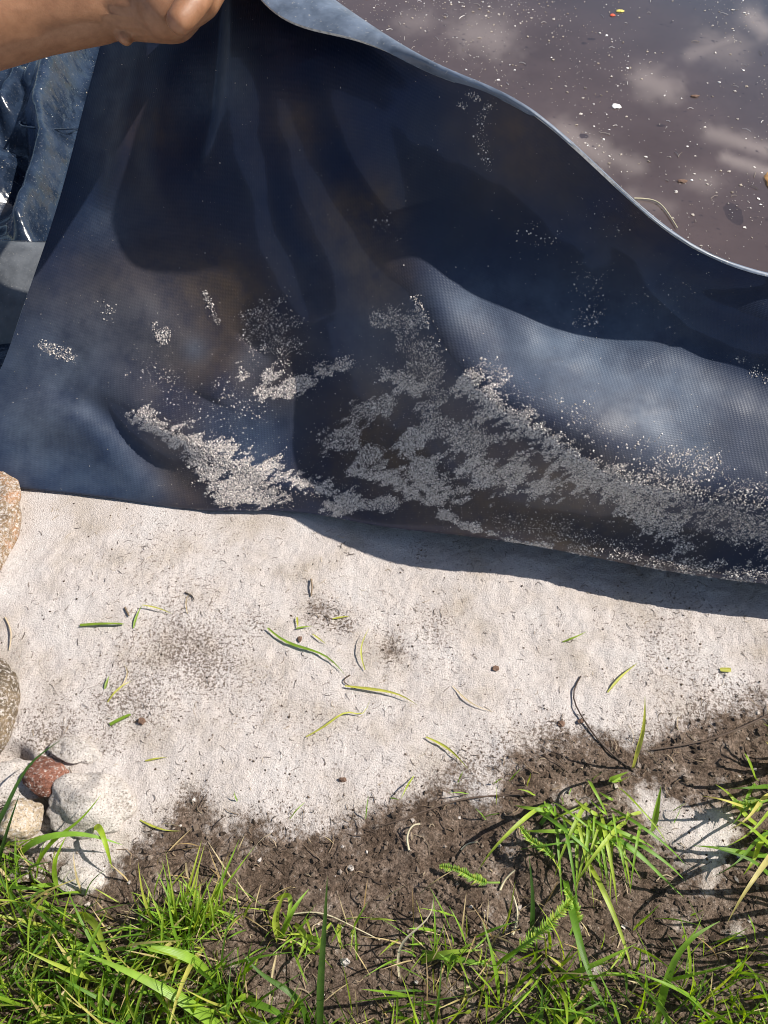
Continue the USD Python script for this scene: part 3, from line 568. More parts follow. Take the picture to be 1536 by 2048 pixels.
# little finger's tip shows below the wrist, in front of the liner
chains.append([(hp(232, 10, .314), .012), (hp(240, 44, .304), .0090), (hp(251, 70, .302), .0064)])
person = thing('person', 'bare forearm and fist gripping the lifted liner at the top left', 'person')
body = skin_body(chains, [palm])
put('arm_and_hand', body, 'skin', person, smooth=True)
tip = thumb[-1][0]
nl = trimesh.creation.icosphere(2, 1.0); nl.vertices = nl.vertices * [.0055, .003, .0075] + tip + [0.002, -.0075, .003]
put('thumbnail', nl, 'nail', person, smooth=True)

# ------------------------------------------------------------------ stones
def rock(px, py, w_px, h_px, thick, seed, mat_, label, name='stone', sink=0.35, rough=0.18, catg='stone', rot=0.0, group=None, angular=0.0):
    c = on_ground(px, py)
    sc = np.linalg.norm(at(px + 1, py, 0) - at(px, py, 0)); scy = np.linalg.norm(at(px, py + 1, 0) - at(px, py, 0))
    r = np.random.default_rng(seed)
    s = trimesh.creation.icosphere(subdivisions=4)
    v = np.array(s.vertices)
    if angular:
        ns = r.normal(size=(14, 3)); ns /= np.linalg.norm(ns, axis=1, keepdims=True); off = r.uniform(.62, .95, 14)
        for n_, o in zip(ns, off):
            d = v @ n_ - o
            v = v - np.where(d > 0, d * angular, 0)[:, None] * n_
    f1 = fb(v, 1.6, 2, seed) * 2; f2 = fb(v, 7, 3, seed + 5) * 2
    v = v * (1 + rough * f1 + 0.05 * f2)[:, None]
    v = v * [w_px * sc / 2, h_px * scy / 2, thick / 2]
    cr, sr = math.cos(rot), math.sin(rot)
    v = v @ np.array([[cr, sr, 0], [-sr, cr, 0], [0, 0, 1]])
    v = v + c + [0, 0, thick * (0.5 - sink)]
    put(name, trimesh.Trimesh(v, s.faces, process=False), mat_, smooth=True, label=label, cat=catg, group=group)
rock(-72, 1085, 245, 320, .045, 3, 'stone_orange', 'large orange brown stone at the left edge just below the liner', rough=.15, angular=.95, sink=.45)
rock(-62, 1440, 200, 240, .045, 5, 'stone_brown', 'rounded brown stone cut by the left edge above the brick fragment', rough=.12, sink=.4)
rock(96, 1556, 96, 78, .024, 11, 'brick_red', 'red brick fragment wedged above the pale rounded stone', name='brick_fragment', catg='brick', angular=1.0, sink=.35)
rock(180, 1606, 168, 130, .034, 14, 'stone_pale', 'pale rounded stone dusted with sand right of the dark gap', sink=.45, angular=.6, rough=.3)
rock(38, 1650, 96, 92, .028, 17, 'stone_yellow', 'yellowish stone at the lower left with grass leaning over it', sink=.35, angular=.6, rough=.25)
rock(14, 1572, 130, 110, .02, 19, 'stone_pale', 'flat whitish stone left of the red brick fragment', sink=.5, angular=.7, rough=.3)
rock(98, 1652, 38, 44, .014, 21, 'stone_pale', 'small grey stone in the gap beside the yellowish stone', name='small_stone', sink=.3, rough=.3)
rock(150, 1500, 110, 60, .012, 23, 'stone_pale', 'low crumbly pale stone half buried above the brick fragment', sink=.62, angular=.7, rough=.4)
rock(60, 1745, 80, 60, .014, 27, 'stone_brown', 'flat dark brown stone under the grass at the lower left', sink=.3, angular=.8)
rock(160, 1755, 100, 70, .014, 29, 'stone_pale', 'grey pitted stone between the left grass and the soil', sink=.6, angular=.7, rough=.4)
for i, (px, py, w, h_, lab) in enumerate([(991, 1338, 20, 14, 'dark brown seed alone on the sand right of centre'), (1122, 1448, 18, 16, 'brown seed on the sand above the soil border, left of two'), (1161, 1443, 14, 12, 'brown seed beside the thin curved shadow, right of two'),
        (283, 1443, 20, 18, 'greyish crumb of earth beside the short green clipping'), (685, 1560, 22, 12, 'orange brown husk on the lower sand'), (600, 1279, 12, 14, 'dark red brown bud between the green clippings')]):
    rock(px, py, w * .8, h_ * .8, .0025, 40 + i, 'seed_brown', lab, name='seed', rough=.5, angular=.7, catg='seed', sink=.1)
for i, (px, py, w, lab) in enumerate([(702, 1737, 14, 'small round white pebble in the dark soil below the sand border'), (690, 1925, 20, 'pale pebble deep in the soil at bottom centre'), (832, 1965, 10, 'tiny white pebble at the bottom near the grass'), (1480, 1712, 16, 'pale pebble on the whitish patch at the right')]):
    rock(px, py, w, w * .9, .005, 60 + i, 'stone_pale', lab, name='pebble', rough=.5, angular=.8, catg='pebble', sink=.2)

# ------------------------------------------------------------------ blades
def ribbon(pts, width, keel=0.25, n=9, tip=0.12, base=0.55, up=None, twist=0.0, blunt=False):
    pts = np.asarray(pts, float)
    d = np.concatenate([[0], np.cumsum(np.linalg.norm(np.diff(pts, axis=0), axis=1))])
    t = np.linspace(0, 1, n)
    k = 'natural'
    c = CubicSpline(d / d[-1], pts, axis=0, bc_type=k)(t) if len(pts) > 2 else pts[0] + (pts[-1] - pts[0]) * t[:, None]
    tan = np.gradient(c, axis=0); tan /= np.maximum(np.linalg.norm(tan, axis=1, keepdims=True), 1e-9)
    ref = np.array(up if up is not None else [0, 0, 1.0]) + 0 * tan
    side = np.cross(tan, ref); bad = np.linalg.norm(side, axis=1) < 0.05
    side[bad] = [1, 0, 0]
    side /= np.linalg.norm(side, axis=1, keepdims=True)
    nn = np.cross(side, tan)
    if twist:
        a = (t * twist)[:, None]; side, nn = side * np.cos(a) + nn * np.sin(a), nn * np.cos(a) - side * np.sin(a)
    if blunt: w = width * (0.85 + 0.15 * np.sin(t * PI)) * np.where(t > 0.97, .7, 1)
    else: w = width * np.clip(np.minimum(base + (1 - base) * t / 0.3, np.maximum((1 - t) / 0.6, 0) ** 0.75), 0.03, 1)
    w = w[:, None]
    L, C, R = c - side * w / 2 + nn * w * keel, c, c + side * w / 2 + nn * w * keel
    v = np.stack([L, C, R], 1).reshape(-1, 3)
    f = grid_faces(n, 3)
    uvc = np.stack([np.tile([0, .5, 1.], n), np.repeat(t, 3)], -1)
    return v, f, uvc
def catr(rs):
    v, f = cat([(r[0], r[1]) for r in rs]); return v, f, np.vstack([r[2] for r in rs])
def tube(pts, r, n=6, sides=4, tipr=0.6):
    pts = np.asarray(pts, float)
    d = np.concatenate([[0], np.cumsum(np.linalg.norm(np.diff(pts, axis=0), axis=1))])
    t = np.linspace(0, 1, n)
    c = CubicSpline(d / d[-1], pts, axis=0, bc_type='natural')(t) if len(pts) > 2 else pts[0] + (pts[-1] - pts[0]) * t[:, None]
    tan = np.gradient(c, axis=0); tan /= np.maximum(np.linalg.norm(tan, axis=1, keepdims=True), 1e-9)
    ref = np.where(np.abs(tan[:, 2:3]) > .9, [[1., 0, 0]], [[0, 0, 1.]])
    a = np.cross(tan, ref); a /= np.linalg.norm(a, axis=1, keepdims=True); b = np.cross(tan, a)
    ang = np.arange(sides) / sides * 2 * PI
    rr = (r * (1 + (tipr - 1) * t))[:, None, None]
    v = (c[:, None] + rr * (np.cos(ang)[None, :, None] * a[:, None] + np.sin(ang)[None, :, None] * b[:, None])).reshape(-1, 3)
    f = []
    for k in range(n - 1):
        for s in range(sides):
            i, j = k * sides + s, k * sides + (s + 1) % sides
            f += [[i, j, j + sides], [i, j + sides, i + sides]]
    return v, np.array(f)
def lying(ptspx, lift=0.0007, ends=None):
    """Points on the ground under the traced pixels; ends lift the tips."""
    out = []
    n = len(ptspx)
    for k, q in enumerate(ptspx):
        l = lift + (q[2] * .45 if len(q) > 2 else 0)
        out.append(on_ground(q[0], q[1], l))
    return np.array(out)
def px2m(px, py, n): return n * float(np.linalg.norm(at(px + 1, py, 0) - at(px, py, 0)))

clips = [ # (points (px, py[, height]), width px, material, label)
 ([(160, 1251, .001), (200, 1249, .003), (247, 1249, .002)], 9, 'clipping_green', 'short broad green grass clipping on the sand at the upper left'),
 ([(267, 1256), (274, 1232, .004), (284, 1210, .008)], 7, 'clipping_green', 'stubby upright green clipping next to the broad one'),
 ([(284, 1210, .008), (318, 1217, .006), (345, 1228, .001)], 4, 'clipping_yellow', 'thin yellow stalk bent over the stubby green clipping'),
 ([(535, 1256, .004), (575, 1285, .003), (610, 1297, .002), (655, 1315, .004), (690, 1350, .002)], 8, 'clipping_green', 'long curving green blade lying in the middle of the sand'),
 ([(594, 1234, .003), (596, 1256, .002)], 6, 'clipping_yellow', 'tiny yellow green stub above the long curving blade'),
 ([(592, 1257, .002), (626, 1252, .003)], 6, 'clipping_green', 'tiny green clipping beside the dark smudge'),
 ([(625, 1268, .003), (652, 1288, .001)], 4, 'clipping_yellow', 'thin short clipping just below the dark smudge'),
 ([(665, 1238), (700, 1232)], 6, 'clipping_yellow', 'faint yellowish clipping right of the dark smudge'),
 ([(730, 1340, .001), (722, 1300, .009), (738, 1256, .014)], 5, 'clipping_yellow', 'bent pale stem rising right of the long curving blade'),
 ([(690, 1372, .004), (740, 1378, .005), (800, 1390, .006), (835, 1410, .002)], 8, 'clipping_yellow', 'long yellow green blade in the middle, below the curving one'),
 ([(612, 1474, .001), (660, 1445, .004), (700, 1425, .005), (722, 1428, .003), (740, 1400, .009)], 6, 'clipping_yellow', 'hooked yellow stem at lower centre of the sand'),
 ([(905, 1372), (945, 1408, .003), (995, 1426)], 4, 'dry_look', 'thin dry stalk on the sand right of centre'),
 ([(852, 1474, .003), (900, 1500, .005), (938, 1540, .002)], 7, 'clipping_yellow', 'yellow green blade sloping down at the sand border'),
 ([(220, 1450, .001), (240, 1440, .004), (262, 1430, .007)], 11, 'clipping_green', 'short wide green clipping at the left of the sand'),
 ([(290, 1522), (312, 1518, .002), (335, 1514)], 6, 'clipping_yellow', 'small straight yellow clipping above the stones'),
 ([(210, 1378), (218, 1352, .004)], 8, 'clipping_green', 'little green scrap left of the thin twigs'),
 ([(1125, 1284), (1150, 1275, .003), (1175, 1262)], 6, 'clipping_green', 'faint green leaf scrap on the right of the sand'),
 ([(1215, 1385), (1240, 1355, .003), (1276, 1325, .001)], 7, 'clipping_yellow', 'pale yellow leaf scrap near the upright blade'),
 ([(1440, 1340), (1462, 1340, .002)], 12, 'clipping_yellow', 'round yellow leaf scrap at the right of the sand'),
 ([(235, 1385), (255, 1345, .003), (246, 1325)], 4, 'dry_look', 'thin forked dry stem by the green scrap'),
 ([(215, 1405), (240, 1375, .003), (262, 1362)], 5, 'clipping_yellow', 'thin yellow stem crossing the forked dry stem'),
 ([(280, 1640), (340, 1662, .002), (362, 1662)], 6, 'clipping_yellow', 'yellow blade on the soil border above the left grass'),
 ([(335, 1705, .002), (362, 1678, .004), (386, 1655, .003)], 5, 'dry_look', 'straw coloured stalk on the soil border'),
 ([(375, 1228), (378, 1190, .003), (392, 1180)], 3, 'dry_look', 'fine dry stem above the centre left of the sand'),
]
gc = 'loose grass clippings on the pale sand'
for pts, w, m_, lab in clips:
    P = lying(pts)
    r = ribbon(P, px2m(pts[0][0], pts[0][1], w * .72), n=12, base=.5 + .4 * (w > 8), blunt=w > 8.5, keel=.35, twist=((len(lab) * 7) % 5 - 2) * .35)
    put('grass_clipping', (r[0], r[1]), m_, smooth=True, uv=r[2], label=lab, cat='grass clipping', group=gc)
# upright yellow blade at the sand border with its curved shadow
b0 = on_ground(1264, 1536)
r = ribbon([b0, at(1274, 1500, .022), at(1287, 1450, .048), at(1290, 1392, .066)], .0038, n=12, base=.8, tip=.2)
put('grass_stalk', (r[0], r[1]), 'clipping_yellow', smooth=True, uv=r[2], label='single upright yellow green blade at the sand border on the right', cat='grass stalk')
twigs = [([(1268, 1542), (1215, 1500, .002), (1165, 1435, .003), (1147, 1390, .002), (1162, 1352)], .0008, 'thin dark strand added as a curved grass shadow left of the upright yellow blade'), ([(622, 1158, .002), (624, 1175, .004), (622, 1192)], .0008, 'thin brown twig standing on the upper sand'), ([(10, 1235), (22, 1270, .003), (18, 1300)], .0007, 'thin curled twig at the left edge by the orange stone'),  # first entry: dark tube added to stand for a blade's cast shadow
         ([(250, 1215), (258, 1232, .002)], .0009, 'short brown twig beside the stubby clipping'), ([(700, 1350), (688, 1362, .002), (700, 1372)], .0006, 'fine curl of root by the long blades'),
         ([(1040, 1590, .002), (920, 1600, .004), (800, 1640, .004), (750, 1655)], .0008, 'long thin dark strand lying along the sand border'), ([(1536, 1430, .003), (1420, 1478, .004), (1300, 1500, .003)], .0008, 'thin dark strand lying along the border at the right edge'),  # both entries: thin dark tubes following the dark line of the border
         ([(445, 1712), (480, 1700, .003), (500, 1694)], .0007, 'pale thin root on the soil at centre left'), ([(370, 1185), (384, 1192), (388, 1200, .002)], .0006, 'tiny dark twig on the upper left sand')]
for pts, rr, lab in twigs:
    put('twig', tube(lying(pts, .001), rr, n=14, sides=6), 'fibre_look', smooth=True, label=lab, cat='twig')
roots = [([(818, 1700, .001), (815, 1670, .008), (828, 1650, .012), (840, 1648, .011)], .0008, 'white curled root sprouting from the soil at centre'), ([(922, 1700), (935, 1688, .004), (956, 1684, .004)], .0006, 'short forked pale root right of the white curled one'),
         ([(1000, 1780, .001), (1010, 1760, .004), (1030, 1740, .006)], .0008, 'pale stem leading to the feathery leaf'), ([(1025, 1870, .002), (1035, 1830, .006), (1026, 1790, .01)], .0008, 'whitish stem among the lower right grass'),
         ([(575, 1830, .004), (640, 1826, .008), (700, 1850, .005), (760, 1880, .002)], .0005, 'pale bent stem on the soil at bottom centre')]
for pts, rr, lab in roots:
    put('pale_root', tube(lying(pts, .001), rr, n=14, sides=6), 'root_white', smooth=True, label=lab, cat='root')

# feathery leaves
def feather(pts, w0, label, mat_='fresh_grass_look', n=26):
    P = np.array([on_ground(q[0], q[1], .003 + (q[2] if len(q) > 2 else 0)) for q in pts])
    d = np.concatenate([[0], np.cumsum(np.linalg.norm(np.diff(P, axis=0), axis=1))]); sp = CubicSpline(d / d[-1], P, axis=0, bc_type='natural')
    root = thing('feathery_leaf', label, 'leaf', 'feathery leaves in the soil')
    r = ribbon(sp(np.linspace(0, 1, 10)), w0 * .28, n=12, base=.9)
    put('midrib', (r[0], r[1]), mat_, root, smooth=True, uv=r[2])
    rs = []
    g_ = np.random.default_rng(int(pts[0][0]))
    for t in np.linspace(.22, .99, n):
        c = sp(t); tn = sp(min(t + .01, 1)) - sp(t - .01); tn /= np.linalg.norm(tn)
        s_ = np.cross(tn, [0, 0, 1]); s_ /= np.linalg.norm(s_)
        for sg in (-1, 1):
            L = w0 * (1.1 - .55 * t) * g_.uniform(.5, 1.25) * min(1, (t - .12) / .15)
            rs.append(ribbon([c, c + sg * s_ * L * .6 + tn * L * .25 + [0, 0, .0016], c + sg * s_ * L + tn * L * .6 + [0, 0, .0008 * g_.uniform(-1, 3)]], w0 * .28, n=4))
    v, f, u = catr(rs)
    put('leaflets', (v, f), mat_, root, uv=u, smooth=True, kind='stuff')
feather([(1000, 1765, .006), (960, 1762, .006), (920, 1742, .007), (880, 1734, .004)], .0042, 'feathery green leaf pointing left across the bare soil')
feather([(1120, 1740, .012), (1090, 1700, .016), (1060, 1680, .012), (1040, 1655, .010)], .0038, 'feathery leaf rising left of the bright grass tuft')
feather([(1010, 1925, .008), (1060, 1880, .018), (1105, 1840, .022), (1140, 1800, .022)], .005, 'broad feathery leaf below the bright grass tuft')
feather([(1140, 1870, .006), (1150, 1820, .016), (1130, 1780, .018)], .0045, 'upright feathery leaf at the foot of the bright grass tuft')
feather([(1536, 1600, .02), (1500, 1610, .018), (1465, 1607, .016)], .005, 'feathery leaf at the right edge among the tall grass')

# ------------------------------------------------------------------ grass
def blade(base, length, az, lean, width, rng, droop=1.0, n=8):
    d = np.array([math.cos(az), math.sin(az), 0.0])
    t = np.linspace(0, 1, 5)[:, None]
    th = lean * (0.35 + 0.65 * t) + droop * t * t * 0.9
    seg = (d * np.sin(th) + np.array([0, 0, 1.0]) * np.cos(th)) * (length / 4)
    p = base + np.vstack([[0, 0, 0], np.cumsum(seg[:-1], 0)])
    side = np.array([-d[1], d[0], 0]) * rng.normal(0, .08) * length
    p = p + side * t * t
    p[:, 2] = np.maximum(p[:, 2], gh(p[:, 0], p[:, 1]) + .0012)
    ang = rng.uniform(0, PI)
    return ribbon(p, width, keel=rng.uniform(.1, .35), n=n, up=[math.cos(ang) * .4, math.sin(ang) * .4, 1], twist=rng.normal(0, .7))
def grass(count, region, length, lean, width, seed, az=None, droop=1.0):
    rng = np.random.default_rng(seed); rs = []
    guard = 0
    while len(rs) < count and guard < count * 40:
        guard += 1
        px, py = region(rng)
        if px is None: continue
        b = on_ground(px, py, -.002)
        a = rng.uniform(0, 2 * PI) if az is None else rng.normal(*az)
        L = rng.uniform(*length) * rng.uniform(.7, 1.1)
        rs.append(blade(b, L, a, abs(rng.normal(*lean)), rng.uniform(*width) * rng.uniform(.75, 1.1), rng, droop * rng.uniform(.3, 1.3)))
    return catr(rs)
left_edge = np.array([(-200, 1620), (0, 1690), (90, 1720), (200, 1800), (260, 1850), (330, 1800), (400, 1830), (460, 1905), (520, 1960), (620, 2060), (700, 2200)], float)
def reg_left(rng):
    px, py = rng.uniform(-180, 640), rng.uniform(1640, 2230)
    lim = np.interp(px, left_edge[:, 0], left_edge[:, 1])
    if py < lim + rng.exponential(30): return None, None
    return px, py
right_edge = np.array([(380, 2010), (600, 1985), (760, 1990), (850, 1930), (950, 1920), (1060, 1880), (1180, 1900), (1280, 1930), (1400, 1900), (1536, 1900), (1750, 1860)], float)
def reg_bottom(rng):
    px, py = rng.uniform(420, 1720), rng.uniform(1840, 2230)
    lim = np.interp(px, right_edge[:, 0], right_edge[:, 1])
    if py < lim + rng.exponential(35): return None, None
    return px, py
def reg_box(x0, x1, y0, y1): return lambda rng: (rng.uniform(x0, x1), rng.uniform(y0, y1))
def reg_spot(cx, cy, sx, sy): return lambda rng: (rng.normal(cx, sx), rng.normal(cy, sy))
def add_grass(sets, name, m_, label, kind=None, catg='grass', group=None):
    v, f, u = catr([grass(*s) if not isinstance(s, dict) else grass(**s) for s in sets])
    return put(name, (v, f), m_, smooth=True, uv=u, label=label, cat=catg, kind=kind, group=group)
add_grass([(760, reg_left, (.03, .085), (.65, .4), (.0014, .0034), 101), (900, reg_left, (.018, .045), (.7, .4), (.0008, .0017), 102)], 'turf', 'grass_look', 'dense green turf filling the lower left corner', kind='stuff')
add_grass([(360, reg_bottom, (.03, .08), (.75, .35), (.0014, .0030), 103), (300, reg_bottom, (.018, .05), (.8, .4), (.0007, .0016), 104)], 'turf', 'grass_look', 'thinner turf along the bottom right edge over dark soil', kind='stuff')
add_grass([(110, reg_spot(385, 1850, 60, 30), (.02, .045), (.6, .3), (.001, .002), 105), (30, reg_spot(600, 1880, 70, 30), (.02, .04), (.7, .3), (.001, .0022), 106), (40, reg_spot(880, 1890, 70, 30), (.02, .045), (.9, .3), (.001, .002), 107), (24, reg_spot(1000, 1600, 200, 25), (.01, .025), (.9, .3), (.0008, .0015), 108), (60, reg_spot(1400, 1960, 120, 60), (.02, .05), (.6, .3), (.001, .002), 119)], 'sparse_grass', 'fresh_grass_look', 'scattered young blades on the bare brown soil', kind='stuff')
add_grass([(90, reg_spot(430, 1830, 100, 60), (.015, .04), (.9, .3), (.0007, .0014), 130), (60, reg_spot(950, 1900, 160, 60), (.015, .04), (1.0, .3), (.0007, .0013), 131), (160, reg_left, (.02, .05), (.9, .3), (.0008, .0018), 132), (90, reg_bottom, (.02, .05), (1.0, .3), (.0008, .0016), 133)], 'dry_grass', 'dry_look', 'dead straw coloured blades among the turf', kind='stuff')

# individual tufts with blades one can follow
def tuft(blades, m_, label, catg='grass tuft', group=None):
    root = thing('grass_tuft', label, catg, group)
    for pts, w in blades:
        P = np.array([on_ground(pts[0][0], pts[0][1], -.001)] + [at(*q) for q in pts[1:]])
        for p in P: p[2] = max(p[2], float(gh(p[0], p[1])) + .001)
        r = ribbon(P, w, n=14, base=.75)
        put('blade', (r[0], r[1]), m_, root, smooth=True, uv=r[2])
    return root
g_ = np.random.default_rng(77)
bl = []
for k in range(46):      # bright tuft at right: rooted near the border, flopping towards the viewer
    x0, y0 = g_.normal(1190, 45), g_.normal(1640, 26)
    dx, dy = g_.normal(25, 75), abs(g_.normal(110, 55))
    if k % 5 == 0: dx, dy = g_.normal(-60, 50), g_.normal(-20, 30)
    hgt = g_.uniform(.012, .03)
    bl.append(([(x0, y0), (x0 + dx * .35, y0 + dy * .25, hgt), (x0 + dx * .75, y0 + dy * .65, hgt * .85), (x0 + dx, y0 + dy, hgt * .25)], g_.uniform(.0014, .003)))
bl += [([(1300, 1665), (1310, 1630, .02), (1322, 1572, .04)], .0048), ([(1170, 1720), (1200, 1770, .015), (1235, 1850, .012), (1270, 1960, .004)], .0034), ([(1190, 1720), (1230, 1680, .02), (1310, 1740, .016), (1368, 1795, .004)], .003), ([(1080, 1650), (1100, 1612, .01), (1068, 1616, .006)], .003), ([(1240, 1560), (1222, 1560, .006), (1258, 1543, .012)], .004)]
tuft(bl, 'fresh_grass_look', 'bright green grass tuft flopping over the soil on the right')
bl = []
for k in range(26):
    x0, y0 = g_.uniform(1500, 1620), g_.uniform(1500, 1720)
    hgt = g_.uniform(.012, .04)
    dx, dy = -abs(g_.normal(70, 45)), g_.normal(-20, 60)
    bl.append(([(x0, y0), (x0 + dx * .3, y0 + dy * .3, hgt * .7), (x0 + dx * .7, y0 + dy * .8, hgt), (x0 + dx, y0 + dy, hgt * .8)], g_.uniform(.002, .004)))
tuft(bl, 'grass_look', 'tall grass tuft leaning in at the right edge of the sand')
bl = []
for k in range(12):
    x0, y0 = g_.uniform(1560, 1800), g_.uniform(1740, 2000)
    hgt = g_.uniform(.03, .075)
    dx, dy = -abs(g_.normal(90, 60)), g_.normal(-60, 60)
    bl.append(([(x0, y0), (x0 + dx * .2, y0 + dy * .3, hgt * .6), (x0 + dx * .6, y0 + dy * .8, hgt), (x0 + dx, y0 + dy, hgt * .95)], g_.uniform(.0025, .0045)))
tuft(bl, 'grass_look', 'tall grass tuft past the lower right edge throwing shadows on the soil')
bl = []
for k in range(30):      # young upright tuft at centre left
    x0, y0 = g_.normal(390, 34), g_.normal(1850, 20)
    dx, dy = g_.normal(10, 40), -abs(g_.normal(75, 40))
    hgt = g_.uniform(.02, .045)
    bl.append(([(x0, y0), (x0 + dx * .4, y0 + dy * .4, hgt * .7), (x0 + dx, y0 + dy, hgt)], g_.uniform(.0012, .0024)))
tuft(bl, 'fresh_grass_look', 'young upright grass tuft between the left turf and the bare soil')
tuft([([(560, 1880), (552, 1840, .012), (572, 1780, .026)], .0045), ([(562, 1880), (600, 1800, .022), (618, 1778, .018)], .0035), ([(590, 1850), (610, 1880, .01), (592, 1925, .006)], .0035), ([(555, 1800), (580, 1795, .012), (562, 1885, .004)], .003), ([(680, 1850), (678, 1870, .008), (682, 1900, .004)], .003), ([(590, 1870), (640, 1890, .016), (600, 1915, .006)], .0034)],
     'fresh_grass_look', 'small broad bladed grass tuft on the soil at bottom centre')
singles = [([(640, 2090), (642, 1960, .04), (650, 1840, .075), (655, 1752, .10)], .0042, 'dark_grass_look', 'tall dark straight blade rising from the bottom centre'),
 ([(470, 2085), (380, 2010, .03), (260, 1945, .045), (165, 1905, .05)], .0062, 'fresh_grass_look', 'long broad pale green blade sweeping across the lower left'),
 ([(620, 2060), (580, 1985, .02), (520, 1945, .025), (485, 1905, .03)], .0038, 'grass_look', 'arched green blade left of the tall dark one'),
 ([(95, 2060), (150, 1960, .03), (190, 1870, .05), (215, 1820, .06)], .0045, 'fresh_grass_look', 'long yellow green blade climbing through the left turf'),
 ([(-40, 1720), (20, 1600, .03), (60, 1530, .04), (122, 1480, .045)], .0034, 'dark_grass_look', 'dark arched blade leaning over the stones at the left edge'),
 ([(-10, 1760), (10, 1680, .025), (40, 1585, .05)], .003, 'dark_grass_look', 'dark straight blade in front of the yellowish stone'),
 ([(60, 1760), (110, 1680, .02), (160, 1640, .03), (202, 1590, .036)], .003, 'grass_look', 'pointed blade crossing in front of the pale rounded stone'),
 ([(30, 1730), (80, 1680, .024), (150, 1668, .026), (245, 1690, .014)], .0046, 'fresh_grass_look', 'broad blade bowed over below the pale rounded stone'),
 ([(185, 1668), (205, 1668, .022), (215, 1700, .018), (225, 1738, .006)], .0042, 'grass_look', 'folded blade hanging at the end of the bowed blade'),
 ([(150, 1830), (200, 1870, .03), (225, 1930, .035), (250, 1955, .03)], .0044, 'grass_look', 'dark green broad blade pointing down through the left turf'),
 ([(430, 1970), (350, 1905, .03), (300, 1895, .035), (410, 1905, .012)], .005, 'fresh_grass_look', 'broad bent blade folded over beside the bare soil'),
 ([(480, 1990), (520, 2010, .015), (560, 2030, .02), (500, 2060, .01)], .004, 'fresh_grass_look', 'bent light blade at the bottom beside the tall dark one'),
 ([(1310, 2060), (1330, 1970, .03), (1370, 1890, .05), (1440, 1842, .05)], .0046, 'grass_look', 'arched blade curving right over the lower right soil'),
 ([(1130, 1760), (1150, 1850, .02), (1180, 1950, .02), (1230, 2050, .01)], .0045, 'grass_look', 'long flat blade running down the lower right'),
 ([(1060, 1890), (1065, 1800, .03), (1058, 1710, .055)], .003, 'dark_grass_look', 'slim upright blade left of the bright tuft'),
 ([(800, 1960), (810, 1880, .02), (865, 1815, .03), (866, 1800, .03)], .0016, 'root_white', 'pale arched stem rising over the soil near the feathery leaf'),
 ([(840, 1905), (950, 1925, .012), (1000, 1935, .01)], .004, 'fresh_grass_look', 'flat light blade lying across the soil at lower centre'),
 ([(840, 1925), (900, 1905, .012), (965, 1900, .014)], .0036, 'fresh_grass_look', 'second flat light blade just above the lying one'),
 ([(1560, 1690), (1520, 1740, .05), (1480, 1800, .05), (1455, 1845, .04)], .004, 'grass_look', 'long blade hanging in from the right edge')]
for pts, w, m_, lab in singles:
    P = np.array([on_ground(pts[0][0], pts[0][1], -.001)] + [at(*q_) for q_ in pts[1:]])
    r = ribbon(P, w, n=16, base=.8, keel=.2)
    put('grass_stalk', (r[0], r[1]), m_, smooth=True, uv=r[2], label=lab, cat='grass stalk')

# ------------------------------------------------------------------ crumbs, fibres
rng = np.random.default_rng(12)
N = 110000
cxy = np.stack([rng.uniform(-.34, .34, N), rng.uniform(-.05, .40, N)], -1)
so, di = ground_attr(cxy)
pr = 0.34 * so + 0.035 * np.clip(di, 0, 1) * (1 - so) + .004
kp = rng.random(N) < pr
cxy, so = cxy[kp], so[kp]
rad = np.where(so > .5, .00035 + .0019 * rng.random(len(so)) ** 5, .0003 + .0007 * rng.random(len(so)) ** 3)
cz = gh(cxy[:, 0], cxy[:, 1]) + rad * .3
put('soil_crumbs', lumps(np.column_stack([cxy, cz]), rad, rng, flat=.75), 'crumb_look', label='loose crumbs of dark earth over the soil and sand', cat='soil', kind='stuff')
fs = []
N = 5200
fxy = np.stack([rng.uniform(-.33, .33, N), rng.uniform(-.04, .39, N)], -1)
so, di = ground_attr(fxy)
for (x, y), s_, d_ in zip(fxy, so, di):
    if rng.random() > .10 + .5 * s_ + .5 * d_ * (1 - s_): continue
    L = rng.uniform(.002, .007) * (1 + 2.2 * s_ * (rng.random() < .35)); a = rng.uniform(0, 2 * PI); a2 = a + rng.normal(0, .9)
    p0 = np.array([x, y]); p1 = p0 + L * .5 * np.array([math.cos(a), math.sin(a)]); p2 = p1 + L * .5 * np.array([math.cos(a2), math.sin(a2)])
    P = np.array([p0, p1, p2]); z = gh(P[:, 0], P[:, 1]) + np.array([.0002, .0006 + .0015 * s_, .0003])
    fs.append(tube(np.column_stack([P, z]), rng.uniform(.00012, .00026) * (1 + s_), n=4, sides=3))
put('root_fibres', cat(fs), 'fibre_look', label='fine dark root fibres strewn over sand and soil', cat='fibre', kind='stuff')

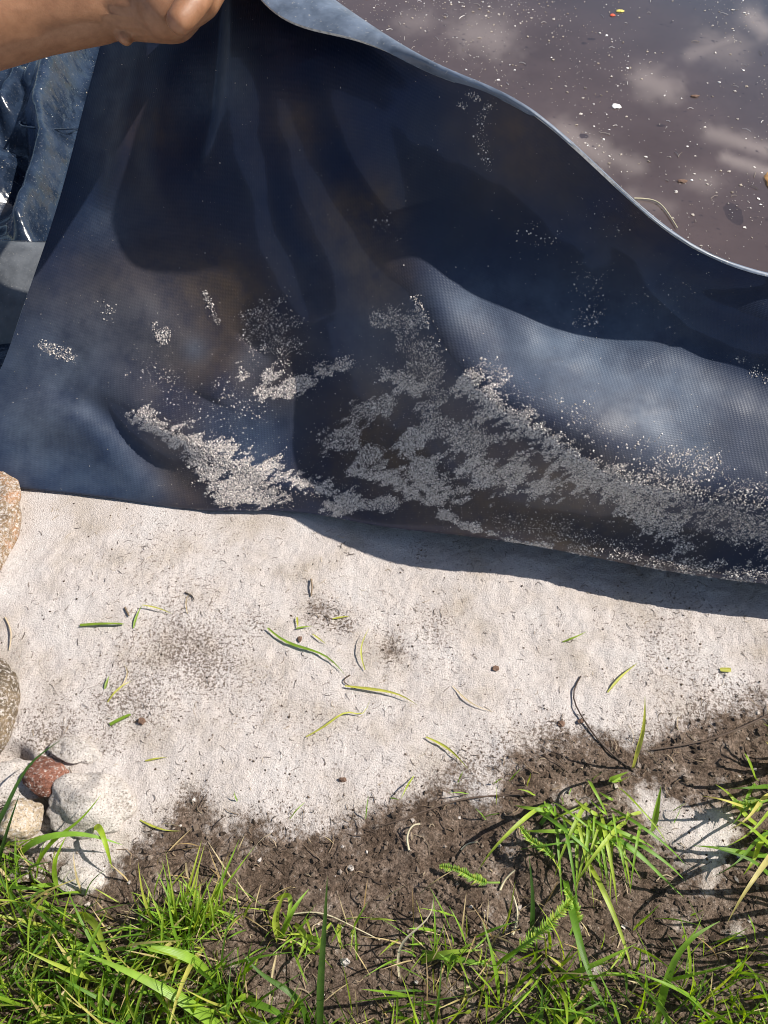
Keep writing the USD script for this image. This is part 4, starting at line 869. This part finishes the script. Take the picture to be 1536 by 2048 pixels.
# ------------------------------------------------------------------ floating things on the pond
rng = np.random.default_rng(33)
N = 11000
fx, fy = rng.uniform(-.25, .95, N), rng.uniform(.72, 1.6, N)
cl = fb(np.stack([fx, fy], -1), 9, 3, 71)
kp = rng.random(N) < np.clip(.45 + 2.2 * cl, .05, 1)
fx, fy = fx[kp], fy[kp]
rad = .0006 + .0022 * rng.random(len(fx)) ** 6
put('floating_specks', lumps(np.column_stack([fx, fy, np.full(len(fx), WATER_Z + .0006)]), rad, rng, flat=.35), 'fleck_look', label='pale specks and seed fluff floating on the pond', cat='debris', kind='stuff')
fs = []
for k in range(160):
    x, y = rng.uniform(-.2, .9), rng.uniform(.74, 1.5); a = rng.uniform(0, PI); L = rng.uniform(.004, .014)
    fs.append(tube(np.array([[x, y, WATER_Z + .0008], [x + L * math.cos(a) * .5, y + L * math.sin(a) * .5 + .001, WATER_Z + .0016], [x + L * math.cos(a), y + L * math.sin(a), WATER_Z + .0008]]), rng.uniform(.0003, .0006), n=5, sides=4))
put('floating_bits', cat(fs), 'fleck_look', label='short bits of stalk floating on the pond', cat='debris', kind='stuff')
put('seam', tube(ov, .0016, n=30, sides=6), 'liner_wet', LINER, smooth=True, label='dark seam crossing the wet liner on the left bank')
rb_ = np.random.default_rng(91)
bp = np.array([on_bank(rb_.uniform(-60, 200), rb_.uniform(95, 490), .0004) for _ in range(260)])
put('bank_specks', lumps(bp, .0005 + .0014 * rb_.random(260) ** 4, rb_, flat=.5), 'fleck_look', label='pale specks dried onto the wet liner at the left', cat='debris', kind='stuff')
P = at([1268, 1310, 1335, 1355], [397, 402, 425, 456], WATER_Z + .002)
put('straw', tube(P, .0011, n=16, sides=6), 'root_white', smooth=True, label='thin curved straw floating beside the liner edge', cat='straw')
def scrap(px, py, w, m_, lab, name, catg, seed, aspect=1.0):
    r = np.random.default_rng(seed); c = at(px, py, WATER_Z + .001); s = trimesh.creation.icosphere(2)
    v = np.array(s.vertices); v = v * (1 + .5 * fb(v, 2.2, 2, seed) * 2)[:, None] * [w, w * aspect, w * .18]
    put(name, trimesh.Trimesh(v + c, s.faces, process=False), m_, smooth=True, label=lab, cat=catg)
scrap(1232, 212, .006, 'petal_white', 'white petal floating in the middle of the pond', 'petal', 'petal', 1)
scrap(1240, 22, .007, 'petal_yellow', 'yellow petal floating near the top of the pond', 'petal', 'petal', 2, .6)
scrap(1225, 30, .004, 'petal_red', 'small red petal beside the yellow one', 'petal', 'petal', 3)
scrap(1550, 366, .011, 'leaf_brown', 'brown leaf floating at the right edge of the pond', 'leaf', 'leaf', 4, 2.2)
scrap(1365, 362, .006, 'seed_brown', 'dark sodden leaf scrap below the pale streaks in the pond', 'leaf_scrap', 'leaf', 5, .6)
scrap(1390, 192, .006, 'seed_brown', 'dark leaf scrap right of the pale submerged blotch', 'leaf_scrap', 'leaf', 6, .5)
